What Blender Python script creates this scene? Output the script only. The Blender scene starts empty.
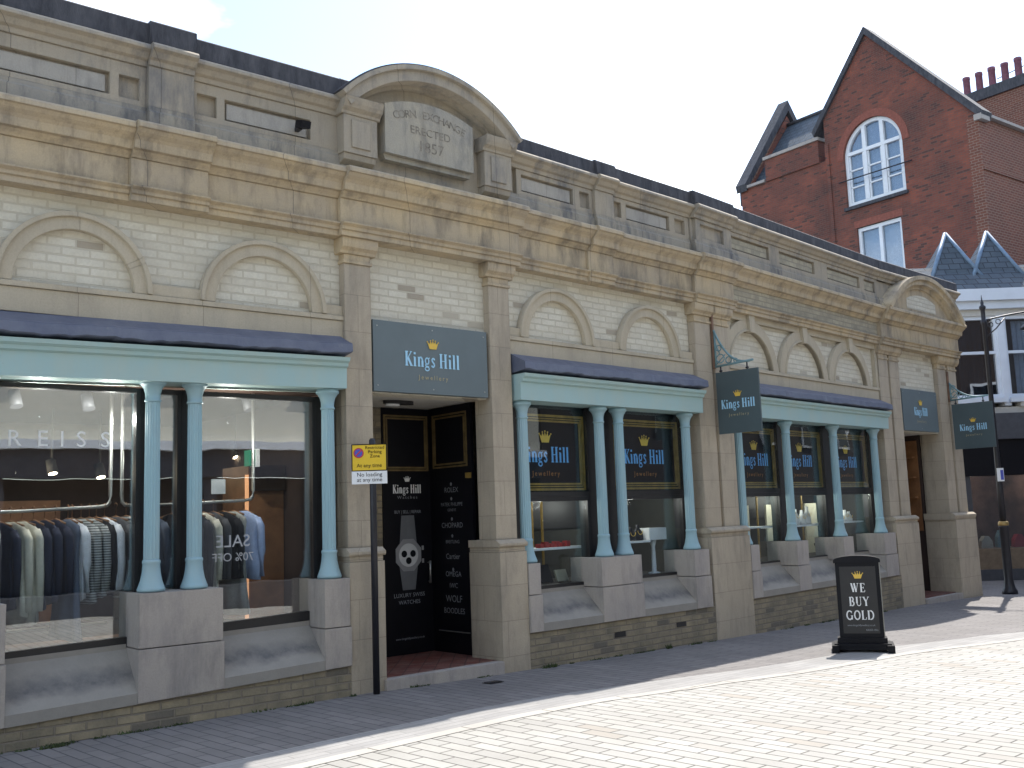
import bpy, bmesh, math, random
from mathutils import Vector, Matrix
random.seed(7)
R = math.radians
sc = bpy.context.scene
COL = sc.collection

# ------------------------------------------------------------------ camera
pitch, roll = R(7.376), R(-2.0556)
cam_d = bpy.data.cameras.new('camera'); cam = bpy.data.objects.new('camera', cam_d); COL.objects.link(cam)
fw = Vector((0, math.cos(pitch), math.sin(pitch))); rt = Vector((1, 0, 0)); up = Vector((0, -math.sin(pitch), math.cos(pitch)))
cx = rt*math.cos(roll) + up*math.sin(roll); cy = -rt*math.sin(roll) + up*math.cos(roll)
cam.matrix_world = Matrix(((cx.x, cy.x, -fw.x, 0), (cx.y, cy.y, -fw.y, 0), (cx.z, cy.z, -fw.z, 0), (0, 0, 0, 1)))
cam_d.sensor_width = 36; cam_d.lens = 36*1012.1/1024; cam_d.clip_start = .05; cam_d.clip_end = 3000
sc.camera = cam

# ------------------------------------------------------------------ sky, sun, exposure
SUN_EL = R(52.5); SUN_DIR = Vector((.465, .885))       # horizontal direction towards the sun
w = bpy.data.worlds.new('World'); sc.world = w; w.use_nodes = True
nt = w.node_tree; nt.nodes.clear()
N = nt.nodes.new; L = nt.links.new
out = N('ShaderNodeOutputWorld'); bg = N('ShaderNodeBackground'); sky = N('ShaderNodeTexSky')
sky.sky_type = 'NISHITA'; sky.sun_disc = False; sky.sun_elevation = SUN_EL
sky.sun_rotation = math.atan2(SUN_DIR.x, SUN_DIR.y)
sky.air_density = 1.0; sky.dust_density = .7; sky.ozone_density = 1.0
tc = N('ShaderNodeTexCoord'); mp = N('ShaderNodeMapping'); mp.inputs['Scale'].default_value = (1, 1, 2.2)
nz = N('ShaderNodeTexNoise'); nz.inputs['Scale'].default_value = 2.6; nz.inputs['Detail'].default_value = 7; nz.inputs['Roughness'].default_value = .55
cr = N('ShaderNodeValToRGB'); cr.color_ramp.elements[0].position = .50; cr.color_ramp.elements[1].position = .70
mx = N('ShaderNodeMix'); mx.data_type = 'RGBA'; mx.inputs[7].default_value = (9.5, 9.8, 10.2, 1)
L(tc.outputs['Generated'], mp.inputs[0]); L(mp.outputs[0], nz.inputs[0]); L(nz.outputs[0], cr.inputs[0])
L(cr.outputs[0], mx.inputs[0]); L(sky.outputs[0], mx.inputs[6]); L(mx.outputs[2], bg.inputs[0]); L(bg.outputs[0], out.inputs[0])
bg.inputs[1].default_value = .15
sun_d = bpy.data.lights.new('sun', 'SUN'); sun_d.energy = 3.3; sun_d.angle = R(.55); sun_d.color = (1, .95, .87)
sun = bpy.data.objects.new('sun', sun_d); COL.objects.link(sun)
sv = Vector((SUN_DIR.x*math.cos(SUN_EL), SUN_DIR.y*math.cos(SUN_EL), math.sin(SUN_EL)))
sun.rotation_euler = sv.to_track_quat('Z', 'Y').to_euler()
sc.view_settings.view_transform = 'Standard'; sc.view_settings.look = 'None'; sc.view_settings.gamma = 1
sc.view_settings.use_curve_mapping = False
sc.view_settings.exposure = 1.22
sc.render.resolution_x = 1024; sc.render.resolution_y = 768

# ------------------------------------------------------------------ materials
def new_mat(name):
    m = bpy.data.materials.new(name); m.use_nodes = True
    b = m.node_tree.nodes['Principled BSDF']; return m, m.node_tree, b
def c4(c): return (c[0], c[1], c[2], 1)
def mixc(t, fac, a, b, mode='MIX'):
    n = t.nodes.new('ShaderNodeMix'); n.data_type = 'RGBA'; n.blend_type = mode
    for k, v in ((0, fac), (6, a), (7, b)):
        if isinstance(v, (int, float)): n.inputs[k].default_value = v
        elif isinstance(v, tuple): n.inputs[k].default_value = c4(v)
        else: t.links.new(v, n.inputs[k])
    return n.outputs[2]
def noise(t, scale, detail=4, rough=.6, vec=None, sc3=None):
    n = t.nodes.new('ShaderNodeTexNoise'); n.inputs['Scale'].default_value = scale; n.inputs['Detail'].default_value = detail; n.inputs['Roughness'].default_value = rough
    g = t.nodes.new('ShaderNodeNewGeometry'); src = g.outputs['Position'] if vec is None else vec
    if sc3:
        m = t.nodes.new('ShaderNodeMapping'); m.inputs['Scale'].default_value = sc3; t.links.new(src, m.inputs[0]); src = m.outputs[0]
    t.links.new(src, n.inputs['Vector']); return n.outputs[0]
def ramp(t, v, a, b, ca=0., cb=1.):
    n = t.nodes.new('ShaderNodeMapRange'); n.inputs[1].default_value = a; n.inputs[2].default_value = b; n.inputs[3].default_value = ca; n.inputs[4].default_value = cb
    t.links.new(v, n.inputs[0]); return n.outputs[0]
def bump(t, b, h, strength=.3, dist=.02):
    n = t.nodes.new('ShaderNodeBump'); n.inputs['Strength'].default_value = strength; n.inputs['Distance'].default_value = dist
    t.links.new(h, n.inputs['Height']); t.links.new(n.outputs[0], b.inputs['Normal']); return n
def plain(name, col, rough=.6, metal=0, var=.15, scale=9, spec=None):
    m, t, b = new_mat(name)
    n = noise(t, scale, 5)
    dark = tuple(x*(1-var) for x in col); lite = tuple(min(1, x*(1+var)) for x in col)
    t.links.new(mixc(t, ramp(t, n, .3, .7), dark, lite), b.inputs['Base Color'])
    b.inputs['Roughness'].default_value = rough; b.inputs['Metallic'].default_value = metal
    return m
def emis(name, col, s):
    m, t, b = new_mat(name); b.inputs['Base Color'].default_value = c4(col); b.inputs['Emission Color'].default_value = c4(col); b.inputs['Emission Strength'].default_value = s; return m
def brickmat(name, c1, c2, mortar, bw, rh, ms, rough=.85, stain=(.4, .36, .3), stain_amt=.35, odd=None, oddp=.1, bstr=.6, vec=None, offset=.5, msm=.15, nsc=6):
    m, t, b = new_mat(name)
    br = t.nodes.new('ShaderNodeTexBrick'); br.inputs['Scale'].default_value = 1
    br.inputs['Brick Width'].default_value = bw; br.inputs['Row Height'].default_value = rh; br.inputs['Mortar Size'].default_value = ms; br.inputs['Mortar Smooth'].default_value = msm
    br.offset = offset
    br.inputs['Color1'].default_value = (0, 0, 0, 1); br.inputs['Color2'].default_value = (1, 1, 1, 1); br.inputs['Mortar'].default_value = (.5, .5, .5, 1)
    if vec is None:
        uv = t.nodes.new('ShaderNodeUVMap'); src = uv.outputs[0]
    else: src = vec(t)
    # slightly uneven courses
    wob = t.nodes.new('ShaderNodeTexNoise'); wob.inputs['Scale'].default_value = 2.5
    t.links.new(src, wob.inputs['Vector'])
    vm = t.nodes.new('ShaderNodeVectorMath'); vm.operation = 'MULTIPLY_ADD'; vm.inputs[1].default_value = (.012, .012, 0)
    t.links.new(wob.outputs[1], vm.inputs[0]); t.links.new(src, vm.inputs[2]); t.links.new(vm.outputs[0], br.inputs['Vector'])
    sep = t.nodes.new('ShaderNodeSeparateColor'); t.links.new(br.outputs['Color'], sep.inputs[0])
    tint = mixc(t, sep.outputs[0], c1, c2)
    if odd:
        th = ramp(t, sep.outputs[0], 1-oddp, 1-oddp+.02); tint = mixc(t, th, tint, odd)
    n1 = noise(t, nsc, 6); tint = mixc(t, ramp(t, n1, .35, .75, 0, stain_amt), tint, stain)
    n2 = noise(t, 45, 3); tint = mixc(t, ramp(t, n2, .4, .7, 0, .25), tint, tuple(x*.6 for x in c1))
    colr = mixc(t, br.outputs['Fac'], tint, mortar)
    t.links.new(colr, b.inputs['Base Color']); b.inputs['Roughness'].default_value = rough
    inv = t.nodes.new('ShaderNodeMath'); inv.operation = 'MULTIPLY_ADD'; inv.inputs[1].default_value = -1; inv.inputs[2].default_value = 1; t.links.new(br.outputs['Fac'], inv.inputs[0])
    ad = t.nodes.new('ShaderNodeMath'); ad.operation = 'MULTIPLY_ADD'; ad.inputs[1].default_value = .5; t.links.new(n2, ad.inputs[0]); t.links.new(inv.outputs[0], ad.inputs[2])
    bump(t, b, ad.outputs[0], bstr, .01)
    return m
def stonemat(name, ca, cb, grime, gamt, jw=.75, jh=.38, joint=.35, rough=.85, streak=.5):
    m, t, b = new_mat(name)
    uv = t.nodes.new('ShaderNodeUVMap')
    br = t.nodes.new('ShaderNodeTexBrick'); br.inputs['Scale'].default_value = 1; br.inputs['Brick Width'].default_value = jw; br.inputs['Row Height'].default_value = jh
    br.inputs['Mortar Size'].default_value = .004; br.inputs['Mortar Smooth'].default_value = .2
    br.inputs['Color1'].default_value = (0, 0, 0, 1); br.inputs['Color2'].default_value = (1, 1, 1, 1); br.inputs['Mortar'].default_value = (.5, .5, .5, 1)
    t.links.new(uv.outputs[0], br.inputs['Vector'])
    sep = t.nodes.new('ShaderNodeSeparateColor'); t.links.new(br.outputs['Color'], sep.inputs[0])
    n0 = noise(t, 1.7, 5); a = mixc(t, ramp(t, n0, .35, .65), ca, cb)
    a = mixc(t, ramp(t, sep.outputs[0], 0, 1, 0, .35), a, tuple(x*.72 for x in ca))
    n1 = noise(t, 3.2, 7, .7, sc3=(1, 1, .35)); a = mixc(t, ramp(t, n1, .5, .72, 0, gamt), a, grime)
    n3 = noise(t, 9, 6, .75, sc3=(1, 1, .12)); a = mixc(t, ramp(t, n3, .52, .75, 0, streak*gamt), a, tuple(x*.5 for x in grime))
    n2 = noise(t, 70, 4); a = mixc(t, ramp(t, n2, .35, .7, 0, .22), a, tuple(x*.55 for x in cb))
    a = mixc(t, br.outputs['Fac'], a, mixc(t, joint, a, (.08, .07, .06)))
    t.links.new(a, b.inputs['Base Color']); b.inputs['Roughness'].default_value = rough
    h = t.nodes.new('ShaderNodeMath'); h.operation = 'MULTIPLY_ADD'; h.inputs[1].default_value = -1.5; t.links.new(br.outputs['Fac'], h.inputs[0]); t.links.new(n2, h.inputs[2])
    h2 = t.nodes.new('ShaderNodeMath'); h2.operation = 'MULTIPLY_ADD'; h2.inputs[1].default_value = 1.2; t.links.new(noise(t, 14, 5), h2.inputs[0]); t.links.new(h.outputs[0], h2.inputs[2])
    bp = bump(t, b, h2.outputs[0], .35, .008)
    bv = t.nodes.new('ShaderNodeBevel'); bv.samples = 3; bv.inputs['Radius'].default_value = .012; t.links.new(bv.outputs[0], bp.inputs['Normal'])
    return m

M = {}
M['stone'] = stonemat('limestone', (.48, .405, .305), (.41, .345, .26), (.20, .18, .15), .6)
M['cornice'] = stonemat('cornice_stone', (.56, .44, .275), (.43, .355, .26), (.13, .115, .095), .85, 1.4, 5, .6)
M['parapet'] = stonemat('weathered_stone', (.42, .35, .255), (.34, .30, .24), (.10, .105, .12), .75, 1.3, 5, .6)
M['stained_stone'] = stonemat('stained_stone', (.38, .33, .25), (.29, .265, .225), (.07, .075, .09), 1.0, 1.3, 5, .6)
M['arch_stone'] = stonemat('arch_stone', (.52, .45, .335), (.46, .395, .29), (.24, .21, .17), .35, 1.1, 5, .4)
M['panel_stone'] = stonemat('panel_stone', (.43, .39, .33), (.38, .355, .315), (.16, .15, .14), .6, 1.1, 5, .4)
M['plaque_stone'] = stonemat('plaque_stone', (.42, .37, .28), (.33, .31, .27), (.13, .125, .12), .8, 5, 5, .1)
M['grey_stone'] = stonemat('grey_stone', (.43, .38, .33), (.38, .34, .31), (.17, .16, .16), .6, 9, 9, .1)
M['sill'] = stonemat('sill_stone', (.36, .32, .28), (.29, .265, .25), (.10, .10, .11), .95, 2.2, 9, .3, streak=.9)
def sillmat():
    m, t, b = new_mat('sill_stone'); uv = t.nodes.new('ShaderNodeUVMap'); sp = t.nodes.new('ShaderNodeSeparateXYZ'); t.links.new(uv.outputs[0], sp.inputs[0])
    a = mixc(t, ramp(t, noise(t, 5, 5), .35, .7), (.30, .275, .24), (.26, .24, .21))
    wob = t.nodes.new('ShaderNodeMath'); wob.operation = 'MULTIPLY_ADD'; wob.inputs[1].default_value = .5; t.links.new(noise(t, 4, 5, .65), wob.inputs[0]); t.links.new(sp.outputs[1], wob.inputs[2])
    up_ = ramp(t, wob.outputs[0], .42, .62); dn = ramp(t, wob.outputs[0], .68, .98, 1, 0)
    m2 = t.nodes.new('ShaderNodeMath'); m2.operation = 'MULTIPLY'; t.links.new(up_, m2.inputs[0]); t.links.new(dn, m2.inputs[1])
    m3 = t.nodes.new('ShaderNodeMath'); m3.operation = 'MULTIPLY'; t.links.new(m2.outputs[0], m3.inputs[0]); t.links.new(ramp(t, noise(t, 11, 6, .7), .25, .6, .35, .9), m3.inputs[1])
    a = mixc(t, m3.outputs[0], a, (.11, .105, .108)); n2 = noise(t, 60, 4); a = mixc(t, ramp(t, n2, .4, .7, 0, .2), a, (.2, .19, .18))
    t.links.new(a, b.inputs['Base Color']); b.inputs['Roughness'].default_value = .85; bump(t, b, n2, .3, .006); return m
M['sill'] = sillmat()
M['cream_brick'] = brickmat('cream_brick', (.68, .64, .53), (.60, .555, .45), (.53, .48, .38), .235, .078, .009, stain=(.42, .36, .26), odd=(.36, .31, .24), oddp=.04, bstr=.9)
M['dirty_brick'] = brickmat('dirty_brick', (.47, .41, .29), (.37, .33, .24), (.28, .25, .19), .235, .078, .008, stain=(.16, .145, .12), stain_amt=.7, bstr=.8)
M['plinth_brick'] = brickmat('yellow_stock_brick', (.36, .295, .19), (.28, .23, .155), (.22, .185, .14), .24, .072, .009, stain=(.10, .095, .075), stain_amt=.85, odd=(.17, .145, .115), oddp=.12, bstr=1.0, nsc=3.5, msm=.4)
M['paint'] = None
m, t, b = new_mat('blue_paint'); M['paint'] = m
n = noise(t, 5, 6, .7, sc3=(1, 1, .3)); a = mixc(t, ramp(t, n, .45, .7, 0, .5), (.27, .42, .47), (.33, .41, .42))
n2 = noise(t, 30, 5, .8); a = mixc(t, ramp(t, n2, .68, .74, 0, .7), a, (.18, .22, .22)); t.links.new(a, b.inputs['Base Color']); b.inputs['Roughness'].default_value = .5
bump(t, b, n2, .15, .004)
m, t, b = new_mat('beam_paint'); M['beam_paint'] = m
n = noise(t, 4, 6, .7, sc3=(1, 1, .5)); a = mixc(t, ramp(t, n, .4, .7, 0, .8), (.33, .475, .475), (.38, .47, .43))
n2 = noise(t, 22, 5, .8); a = mixc(t, ramp(t, n2, .66, .74, 0, .6), a, (.22, .24, .24)); t.links.new(a, b.inputs['Base Color']); b.inputs['Roughness'].default_value = .55; bump(t, b, n2, .15, .004)
m, t, b = new_mat('lead_sheet'); M['lead'] = m
n = noise(t, 4, 6, .7); a = mixc(t, ramp(t, n, .35, .7), (.10, .115, .17), (.15, .165, .215))
n2 = noise(t, 12, 5, .7); a = mixc(t, ramp(t, n2, .62, .75, 0, .6), a, (.24, .24, .25)); t.links.new(a, b.inputs['Base Color']); b.inputs['Roughness'].default_value = .5; b.inputs['Metallic'].default_value = .15
bump(t, b, n, .4, .02)
m, t, b = new_mat('coping_slate'); M['coping'] = m
n = noise(t, 9, 6, .7, sc3=(1, 1, .3)); a = mixc(t, ramp(t, n, .35, .7), (.030, .030, .036), (.085, .083, .09)); t.links.new(a, b.inputs['Base Color']); b.inputs['Roughness'].default_value = .8
bump(t, b, n, .5, .02)
M['black_frame'] = plain('black_painted_frame', (.016, .015, .016), .4)
M['black'] = plain('black_gloss', (.006, .006, .009), .45); M['black'].node_tree.nodes['Principled BSDF'].inputs['Specular IOR Level'].default_value = .2
M['gold'] = plain('gold_paint', (.36, .235, .06), .38, .35, .3)
M['dark_gold'] = plain('dull_gold_paint', (.17, .12, .05), .45, .3, .3)
M['gold_bright'] = plain('bright_gold', (.72, .47, .07), .45, 0, .1)
M['teal'] = plain('teal_sign_panel', (.118, .150, .162), .42, 0, .06, 3)
M['teal_dark'] = plain('dark_teal_sign_panel', (.066, .092, .10), .42, 0, .06, 3)
M['text_blue'] = plain('pale_blue_lettering', (.36, .62, .80), .5, 0, .03)
M['text_blue2'] = plain('vivid_blue_lettering', (.15, .43, .80), .5, 0, .03)
M['text_white'] = plain('white_lettering', (.75, .75, .75), .5, 0, .03)
M['text_grey'] = plain('grey_lettering', (.26, .27, .29), .5, 0, .03)
M['text_brass'] = plain('brass_lettering', (.42, .36, .20), .5, 0, .05)
M['sale_white'] = plain('dull_white_lettering', (.38, .39, .41), .5, 0, .03)
M['orange'] = plain('orange_lettering', (.40, .16, .03), .5, 0, .05)
M['white'] = plain('white_paint', (.74, .75, .76), .5, 0, .05)
M['soffit'] = plain('soffit_paint', (.50, .48, .44), .7, 0, .08)
M['carved'] = plain('carved_lettering', (.22, .19, .15), .9, 0, .5, 18)
M['steel'] = plain('brushed_steel', (.42, .42, .40), .38, .8, .1)
M['yellow'] = plain('yellow_plate', (.72, .48, .02), .45, 0, .04)
M['red'] = plain('red_ring', (.45, .03, .05), .5, 0, .04)
M['blue'] = plain('blue_disc', (.06, .08, .42), .5, 0, .04)
M['tile'] = brickmat('red_floor_tile', (.17, .042, .03), (.13, .034, .025), (.07, .035, .03), .15, .15, .006, bstr=.2, rough=.6, vec=lambda t: t.nodes.new('ShaderNodeNewGeometry').outputs['Position'], offset=0)
M['wood'] = plain('warm_wood', (.24, .115, .05), .5, 0, .3, 4)
M['pale_wood'] = plain('pale_wood', (.40, .29, .17), .5, 0, .2, 5)
M['display_wall'] = plain('display_case_lining', (.055, .055, .045), .8, 0, .2, 2)
M['spot_grey'] = plain('grey_spot_housing', (.09, .09, .10), .5, 0, .1)
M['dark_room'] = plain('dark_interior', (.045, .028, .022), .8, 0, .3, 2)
M['room'] = plain('grey_interior', (.10, .095, .085), .8, 0, .2, 2)
M['cream_panel'] = plain('cream_display_panel', (.55, .52, .40), .7, 0, .1, 3)
M['glow'] = emis('spotlight_glow', (1, .78, .5), 28)
M['greenglow'] = emis('exit_sign_green', (.01, .16, .09), .25)
M['warmglow'] = emis('warm_strip_glow', (.9, .42, .2), .38)
M['red_brick'] = brickmat('red_brick', (.29, .08, .045), (.19, .055, .036), (.13, .08, .06), .225, .075, .008, stain=(.06, .03, .026), stain_amt=.95, bstr=.5, odd=(.09, .04, .03), oddp=.10, nsc=.9)
M['brown_brick'] = brickmat('brown_brick', (.215, .075, .045), (.155, .055, .036), (.25, .16, .12), .225, .09, .011, stain=(.09, .045, .03), stain_amt=.5, bstr=.5, nsc=.9)
M['slate'] = brickmat('roof_slate', (.042, .058, .075), (.07, .09, .115), (.018, .022, .03), .3, .2, .012, stain=(.09, .12, .14), stain_amt=.5, bstr=.8, rough=.6, nsc=2)
M['blue_lead'] = plain('blue_grey_lead', (.15, .22, .31), .5, .1, .2)
M['shop_back'] = plain('brown_shop_back', (.08, .045, .035), .8, 0, .7, 2.5)
M['pot'] = plain('chimney_pot_clay', (.17, .06, .085), .7, 0, .25)
M['shopfront'] = plain('dark_shopfront', (.06, .062, .072), .5, 0, .15)
M['brown_stone'] = plain('brown_stall_riser', (.17, .125, .085), .8, 0, .2)
M['render'] = plain('cream_render', (.72, .68, .56), .85, 0, .05, 1.5)
M['curtain'] = plain('net_curtain', (.50, .52, .55), .9, 0, .12, 12)
M['iron'] = plain('black_cast_iron', (.018, .018, .024), .4, .2, .2)
M['brasspaint'] = plain('brass_band', (.30, .21, .08), .4, .5)
M['green_iron'] = plain('verdigris_iron', (.16, .27, .29), .55, .1, .2)
M['rust'] = plain('rusty_iron', (.20, .12, .08), .8, .1, .3)
M['moss'] = plain('moss_green', (.055, .075, .025), .95, 0, .4, 20)
def glass(name, base=.05, tint=(.9, .95, .97), boost=1.6):
    m = bpy.data.materials.new(name); m.use_nodes = True; t = m.node_tree; t.nodes.clear()
    o = t.nodes.new('ShaderNodeOutputMaterial'); tr = t.nodes.new('ShaderNodeBsdfTransparent'); gl = t.nodes.new('ShaderNodeBsdfGlossy')
    tr.inputs[0].default_value = c4(tint); gl.inputs['Roughness'].default_value = .0; gl.inputs[0].default_value = (1, 1, 1, 1)
    fr = t.nodes.new('ShaderNodeFresnel'); gg = t.nodes.new('ShaderNodeNewGeometry'); t.links.new(ramp(t, gg.outputs['Backfacing'], 0, 1, 1.5, 1/1.5), fr.inputs[0])
    mm = t.nodes.new('ShaderNodeMath'); mm.operation = 'MULTIPLY_ADD'; mm.inputs[1].default_value = boost; mm.inputs[2].default_value = base; mm.use_clamp = True
    ms = t.nodes.new('ShaderNodeMixShader'); t.links.new(fr.outputs[0], mm.inputs[0]); t.links.new(mm.outputs[0], ms.inputs[0])
    t.links.new(tr.outputs[0], ms.inputs[1]); t.links.new(gl.outputs[0], ms.inputs[2]); t.links.new(ms.outputs[0], o.inputs[0])
    # faint waviness of the pane
    nn_ = noise(t, 1.3, 2); bp = t.nodes.new('ShaderNodeBump'); bp.inputs['Strength'].default_value = .06; bp.inputs['Distance'].default_value = .02
    t.links.new(nn_, bp.inputs['Height']); t.links.new(bp.outputs[0], gl.inputs['Normal'])
    return m
M['glass'] = glass('window_glass', .075, boost=2.3)
M['glass_shop'] = glass('jeweller_glass', .008, boost=1.0)
M['glass_mid'] = glass('curtained_window_glass', .06, (.75, .8, .85), boost=1.5)
M['glass_far'] = glass('sky_reflecting_glass', .16, (.35, .4, .45), boost=2.0)

# ------------------------------------------------------------------ frames along the curved frontage
PTS = [Vector(p) for p in ((-1.543, 10.13), (-.118, 11.37), (2.885, 14.258), (7.01, 18.635), (8.80, 20.343))]
def unit(v): return v/v.length
SEG = {}
SEG[0] = (PTS[0], Vector((math.cos(R(39.5)), math.sin(R(39.5)))), 0.)
acc = 0.
for i in range(1, 5):
    SEG[i] = (PTS[i-1], unit(PTS[i]-PTS[i-1]), acc); acc += (PTS[i]-PTS[i-1]).length
SEG[5] = (PTS[4], SEG[4][1], acc)
LEN = {i: (PTS[i]-PTS[i-1]).length for i in range(1, 5)}
for k in range(1, 5):                         # junction frames 11..14 centred on each pilaster
    a, b_ = SEG[k-1][1], SEG[k][1]
    SEG[10+k] = (PTS[k-1], unit(a+b_), SEG[k][2])
SEG[15] = (PTS[4], SEG[4][1], SEG[5][2])
def X(i, s, p, z):
    o, t, a = SEG[i]; n = Vector((t.y, -t.x)); q = o + t*s + n*p
    return Vector((q.x, q.y, z))
def UV(i, s, p, z): return (SEG[i][2]+s+p, z)
D44 = Vector((math.cos(R(44)), math.sin(R(44)))); N44 = Vector((D44.y, -D44.x))
def gz(x, y):
    S = (Vector((x, y))-PTS[0]).dot(D44)
    return -1.65-.0185*S if S > 0 else -1.65+.003*S
def groundz(i, s, p=0):
    q = X(i, s, p, 0); return gz(q.x, q.y)

class MB:
    def __init__(s): s.v = []; s.uv = []; s.f = []; s.sm = []
    def add(s, co, uv=None):
        s.v.append(Vector(co)); s.uv.append(uv if uv else (co[0]*.7+co[1]*.7, co[2])); return len(s.v)-1
    def face(s, ids, smooth=False): s.f.append(list(ids)); s.sm.append(smooth)
    def w(s, i, a, p, z): return s.add(X(i, a, p, z), UV(i, a, p, z))
    def hexa(s, c):               # c = 8 indices: bottom 4 (ccw), top 4
        for f in ((0, 3, 2, 1), (4, 5, 6, 7), (0, 1, 5, 4), (1, 2, 6, 5), (2, 3, 7, 6), (3, 0, 4, 7)): s.face([c[k] for k in f])
    def box(s, i, s0, s1, p0, p1, z0, z1):
        """z0, z1: number or (at s0, at s1)"""
        za = z0 if isinstance(z0, tuple) else (z0, z0); zb = z1 if isinstance(z1, tuple) else (z1, z1)
        c = [s.w(i, a, p, z) for (a, p, z) in ((s0, p1, za[0]), (s1, p1, za[1]), (s1, p0, za[1]), (s0, p0, za[0]), (s0, p1, zb[0]), (s1, p1, zb[1]), (s1, p0, zb[1]), (s0, p0, zb[0]))]
        s.hexa(c); return s
    def prism(s, i, poly, p0, p1, smooth=False):
        """poly in (s,z), ccw seen from the street; extruded p0..p1"""
        F = [s.w(i, a, p1, z) for a, z in poly]; B = [s.w(i, a, p0, z) for a, z in poly]
        s.face(F); s.face(B[::-1]); n = len(poly)
        F2 = [s.w(i, a, p1, z) for a, z in poly]; B2 = [s.w(i, a, p0, z) for a, z in poly]
        for k in range(n): s.face((F2[(k+1) % n], F2[k], B2[k], B2[(k+1) % n]), smooth)
        return s
    def pprism(s, i, poly, s0, s1):
        """poly in (p,z) extruded along s"""
        A = [s.w(i, s0, p, z) for p, z in poly]; B = [s.w(i, s1, p, z) for p, z in poly]; n = len(poly)
        s.face(A); s.face(B[::-1])
        for k in range(n): s.face((A[(k+1) % n], A[k], B[k], B[(k+1) % n]))
        return s
    def ring(s, i, cs, cz, r0, r1, p0, p1, a0=0, a1=180, n=32, zs=1.0):
        for k in range(n):
            t0 = R(a0+(a1-a0)*k/n); t1 = R(a0+(a1-a0)*(k+1)/n)
            q = []
            for (r, t_) in ((r0, t0), (r1, t0), (r1, t1), (r0, t1)): q.append((cs+r*math.cos(t_), cz+zs*r*math.sin(t_)))
            F = [s.w(i, a, p1, z) for a, z in q]; B = [s.w(i, a, p0, z) for a, z in q]
            s.face(F); s.face((F[2], F[1], B[1], B[2]), True); s.face((F[0], F[3], B[3], B[0]), True)
            if k == 0: s.face((F[1], F[0], B[0], B[1]))
            if k == n-1: s.face((F[3], F[2], B[2], B[3]))
        return s
    def wbox(s, o, ax, ay, az, a0, a1, b0, b1, c0, c1):
        """box in an arbitrary frame"""
        o, ax, ay, az = Vector(o), Vector(ax), Vector(ay), Vector(az)
        c = []
        for cc in (c0, c1):
            for (a, b_) in ((a0, b0), (a1, b0), (a1, b1), (a0, b1)):
                q = o+ax*a+ay*b_+az*cc; c.append(s.add(q, (a+b_, cc)))
        s.hexa(c); return s
    def wprism(s, o, ax, ay, an, poly, n0, n1):
        o, ax, ay, an = Vector(o), Vector(ax), Vector(ay), Vector(an)
        F = [s.add(o+ax*a+ay*b_+an*n1, (a, b_)) for a, b_ in poly]; B = [s.add(o+ax*a+ay*b_+an*n0, (a, b_)) for a, b_ in poly]; n = len(poly)
        s.face(F); s.face(B[::-1])
        for k in range(n): s.face((F[(k+1) % n], F[k], B[k], B[(k+1) % n]))
        return s
    def lathe(s, c, prof, n=20, flute=0):
        c = Vector(c); rings = []
        for r, z in prof:
            rings.append([s.add(c+Vector(((r*(1-flute*(k % 2)))*math.cos(2*math.pi*k/n), (r*(1-flute*(k % 2)))*math.sin(2*math.pi*k/n), z))) for k in range(n)])
        for a, b_ in zip(rings, rings[1:]):
            for k in range(n): s.face((a[k], a[(k+1) % n], b_[(k+1) % n], b_[k]), flute == 0)
        s.face(rings[0][::-1]); s.face(rings[-1]); return s
    def tube(s, pts, r, n=8, closed=False):
        pts = [Vector(p) for p in pts]; rings = []
        for k, p in enumerate(pts):
            a = pts[max(k-1, 0)]; b_ = pts[min(k+1, len(pts)-1)]; d = (b_-a).normalized()
            u = d.cross(Vector((0, 0, 1)));
            if u.length < .05: u = d.cross(Vector((1, 0, 0)))
            u.normalize(); v = d.cross(u); rr = r[k] if isinstance(r, (list, tuple)) else r
            rings.append([s.add(p+u*rr*math.cos(2*math.pi*j/n)+v*rr*math.sin(2*math.pi*j/n)) for j in range(n)])
        for a, b_ in zip(rings, rings[1:]):
            for j in range(n): s.face((a[j], b_[j], b_[(j+1) % n], a[(j+1) % n]), True)
        s.face(rings[0]); s.face(rings[-1][::-1]); return s
    def build(s, name, mat, parent=None, label=None):
        me = bpy.data.meshes.new(name)
        org = parent_origin(parent)
        me.from_pydata([v-org for v in s.v], [], s.f); ul = me.uv_layers.new(name='UVMap')
        for poly in me.polygons:
            poly.use_smooth = s.sm[poly.index]
            for li in poly.loop_indices: ul.data[li].uv = s.uv[me.loops[li].vertex_index]
        bm = bmesh.new(); bm.from_mesh(me)
        bmesh.ops.recalc_face_normals(bm, faces=bm.faces); bm.to_mesh(me); bm.free()
        me.materials.append(M[mat] if isinstance(mat, str) else mat)
        o = bpy.data.objects.new(name, me); COL.objects.link(o)
        if parent: o.parent = parent
        if label: o['label'] = label
        return o
ORG = {}
def parent_origin(p):
    o = Vector((0, 0, 0))
    while p is not None:
        o += p.location; p = p.parent
    return o
def tag(o, label, cat, group=None):
    o['label'] = label; o['category'] = cat
    if group: o['group'] = group
    return o
def thing(name, loc, label, cat, group=None):
    o = bpy.data.objects.new(name, None); COL.objects.link(o); o.location = loc; o.empty_display_size = .2
    return tag(o, label, cat, group)
def struct(o): o['kind'] = 'structure'; return o
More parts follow.
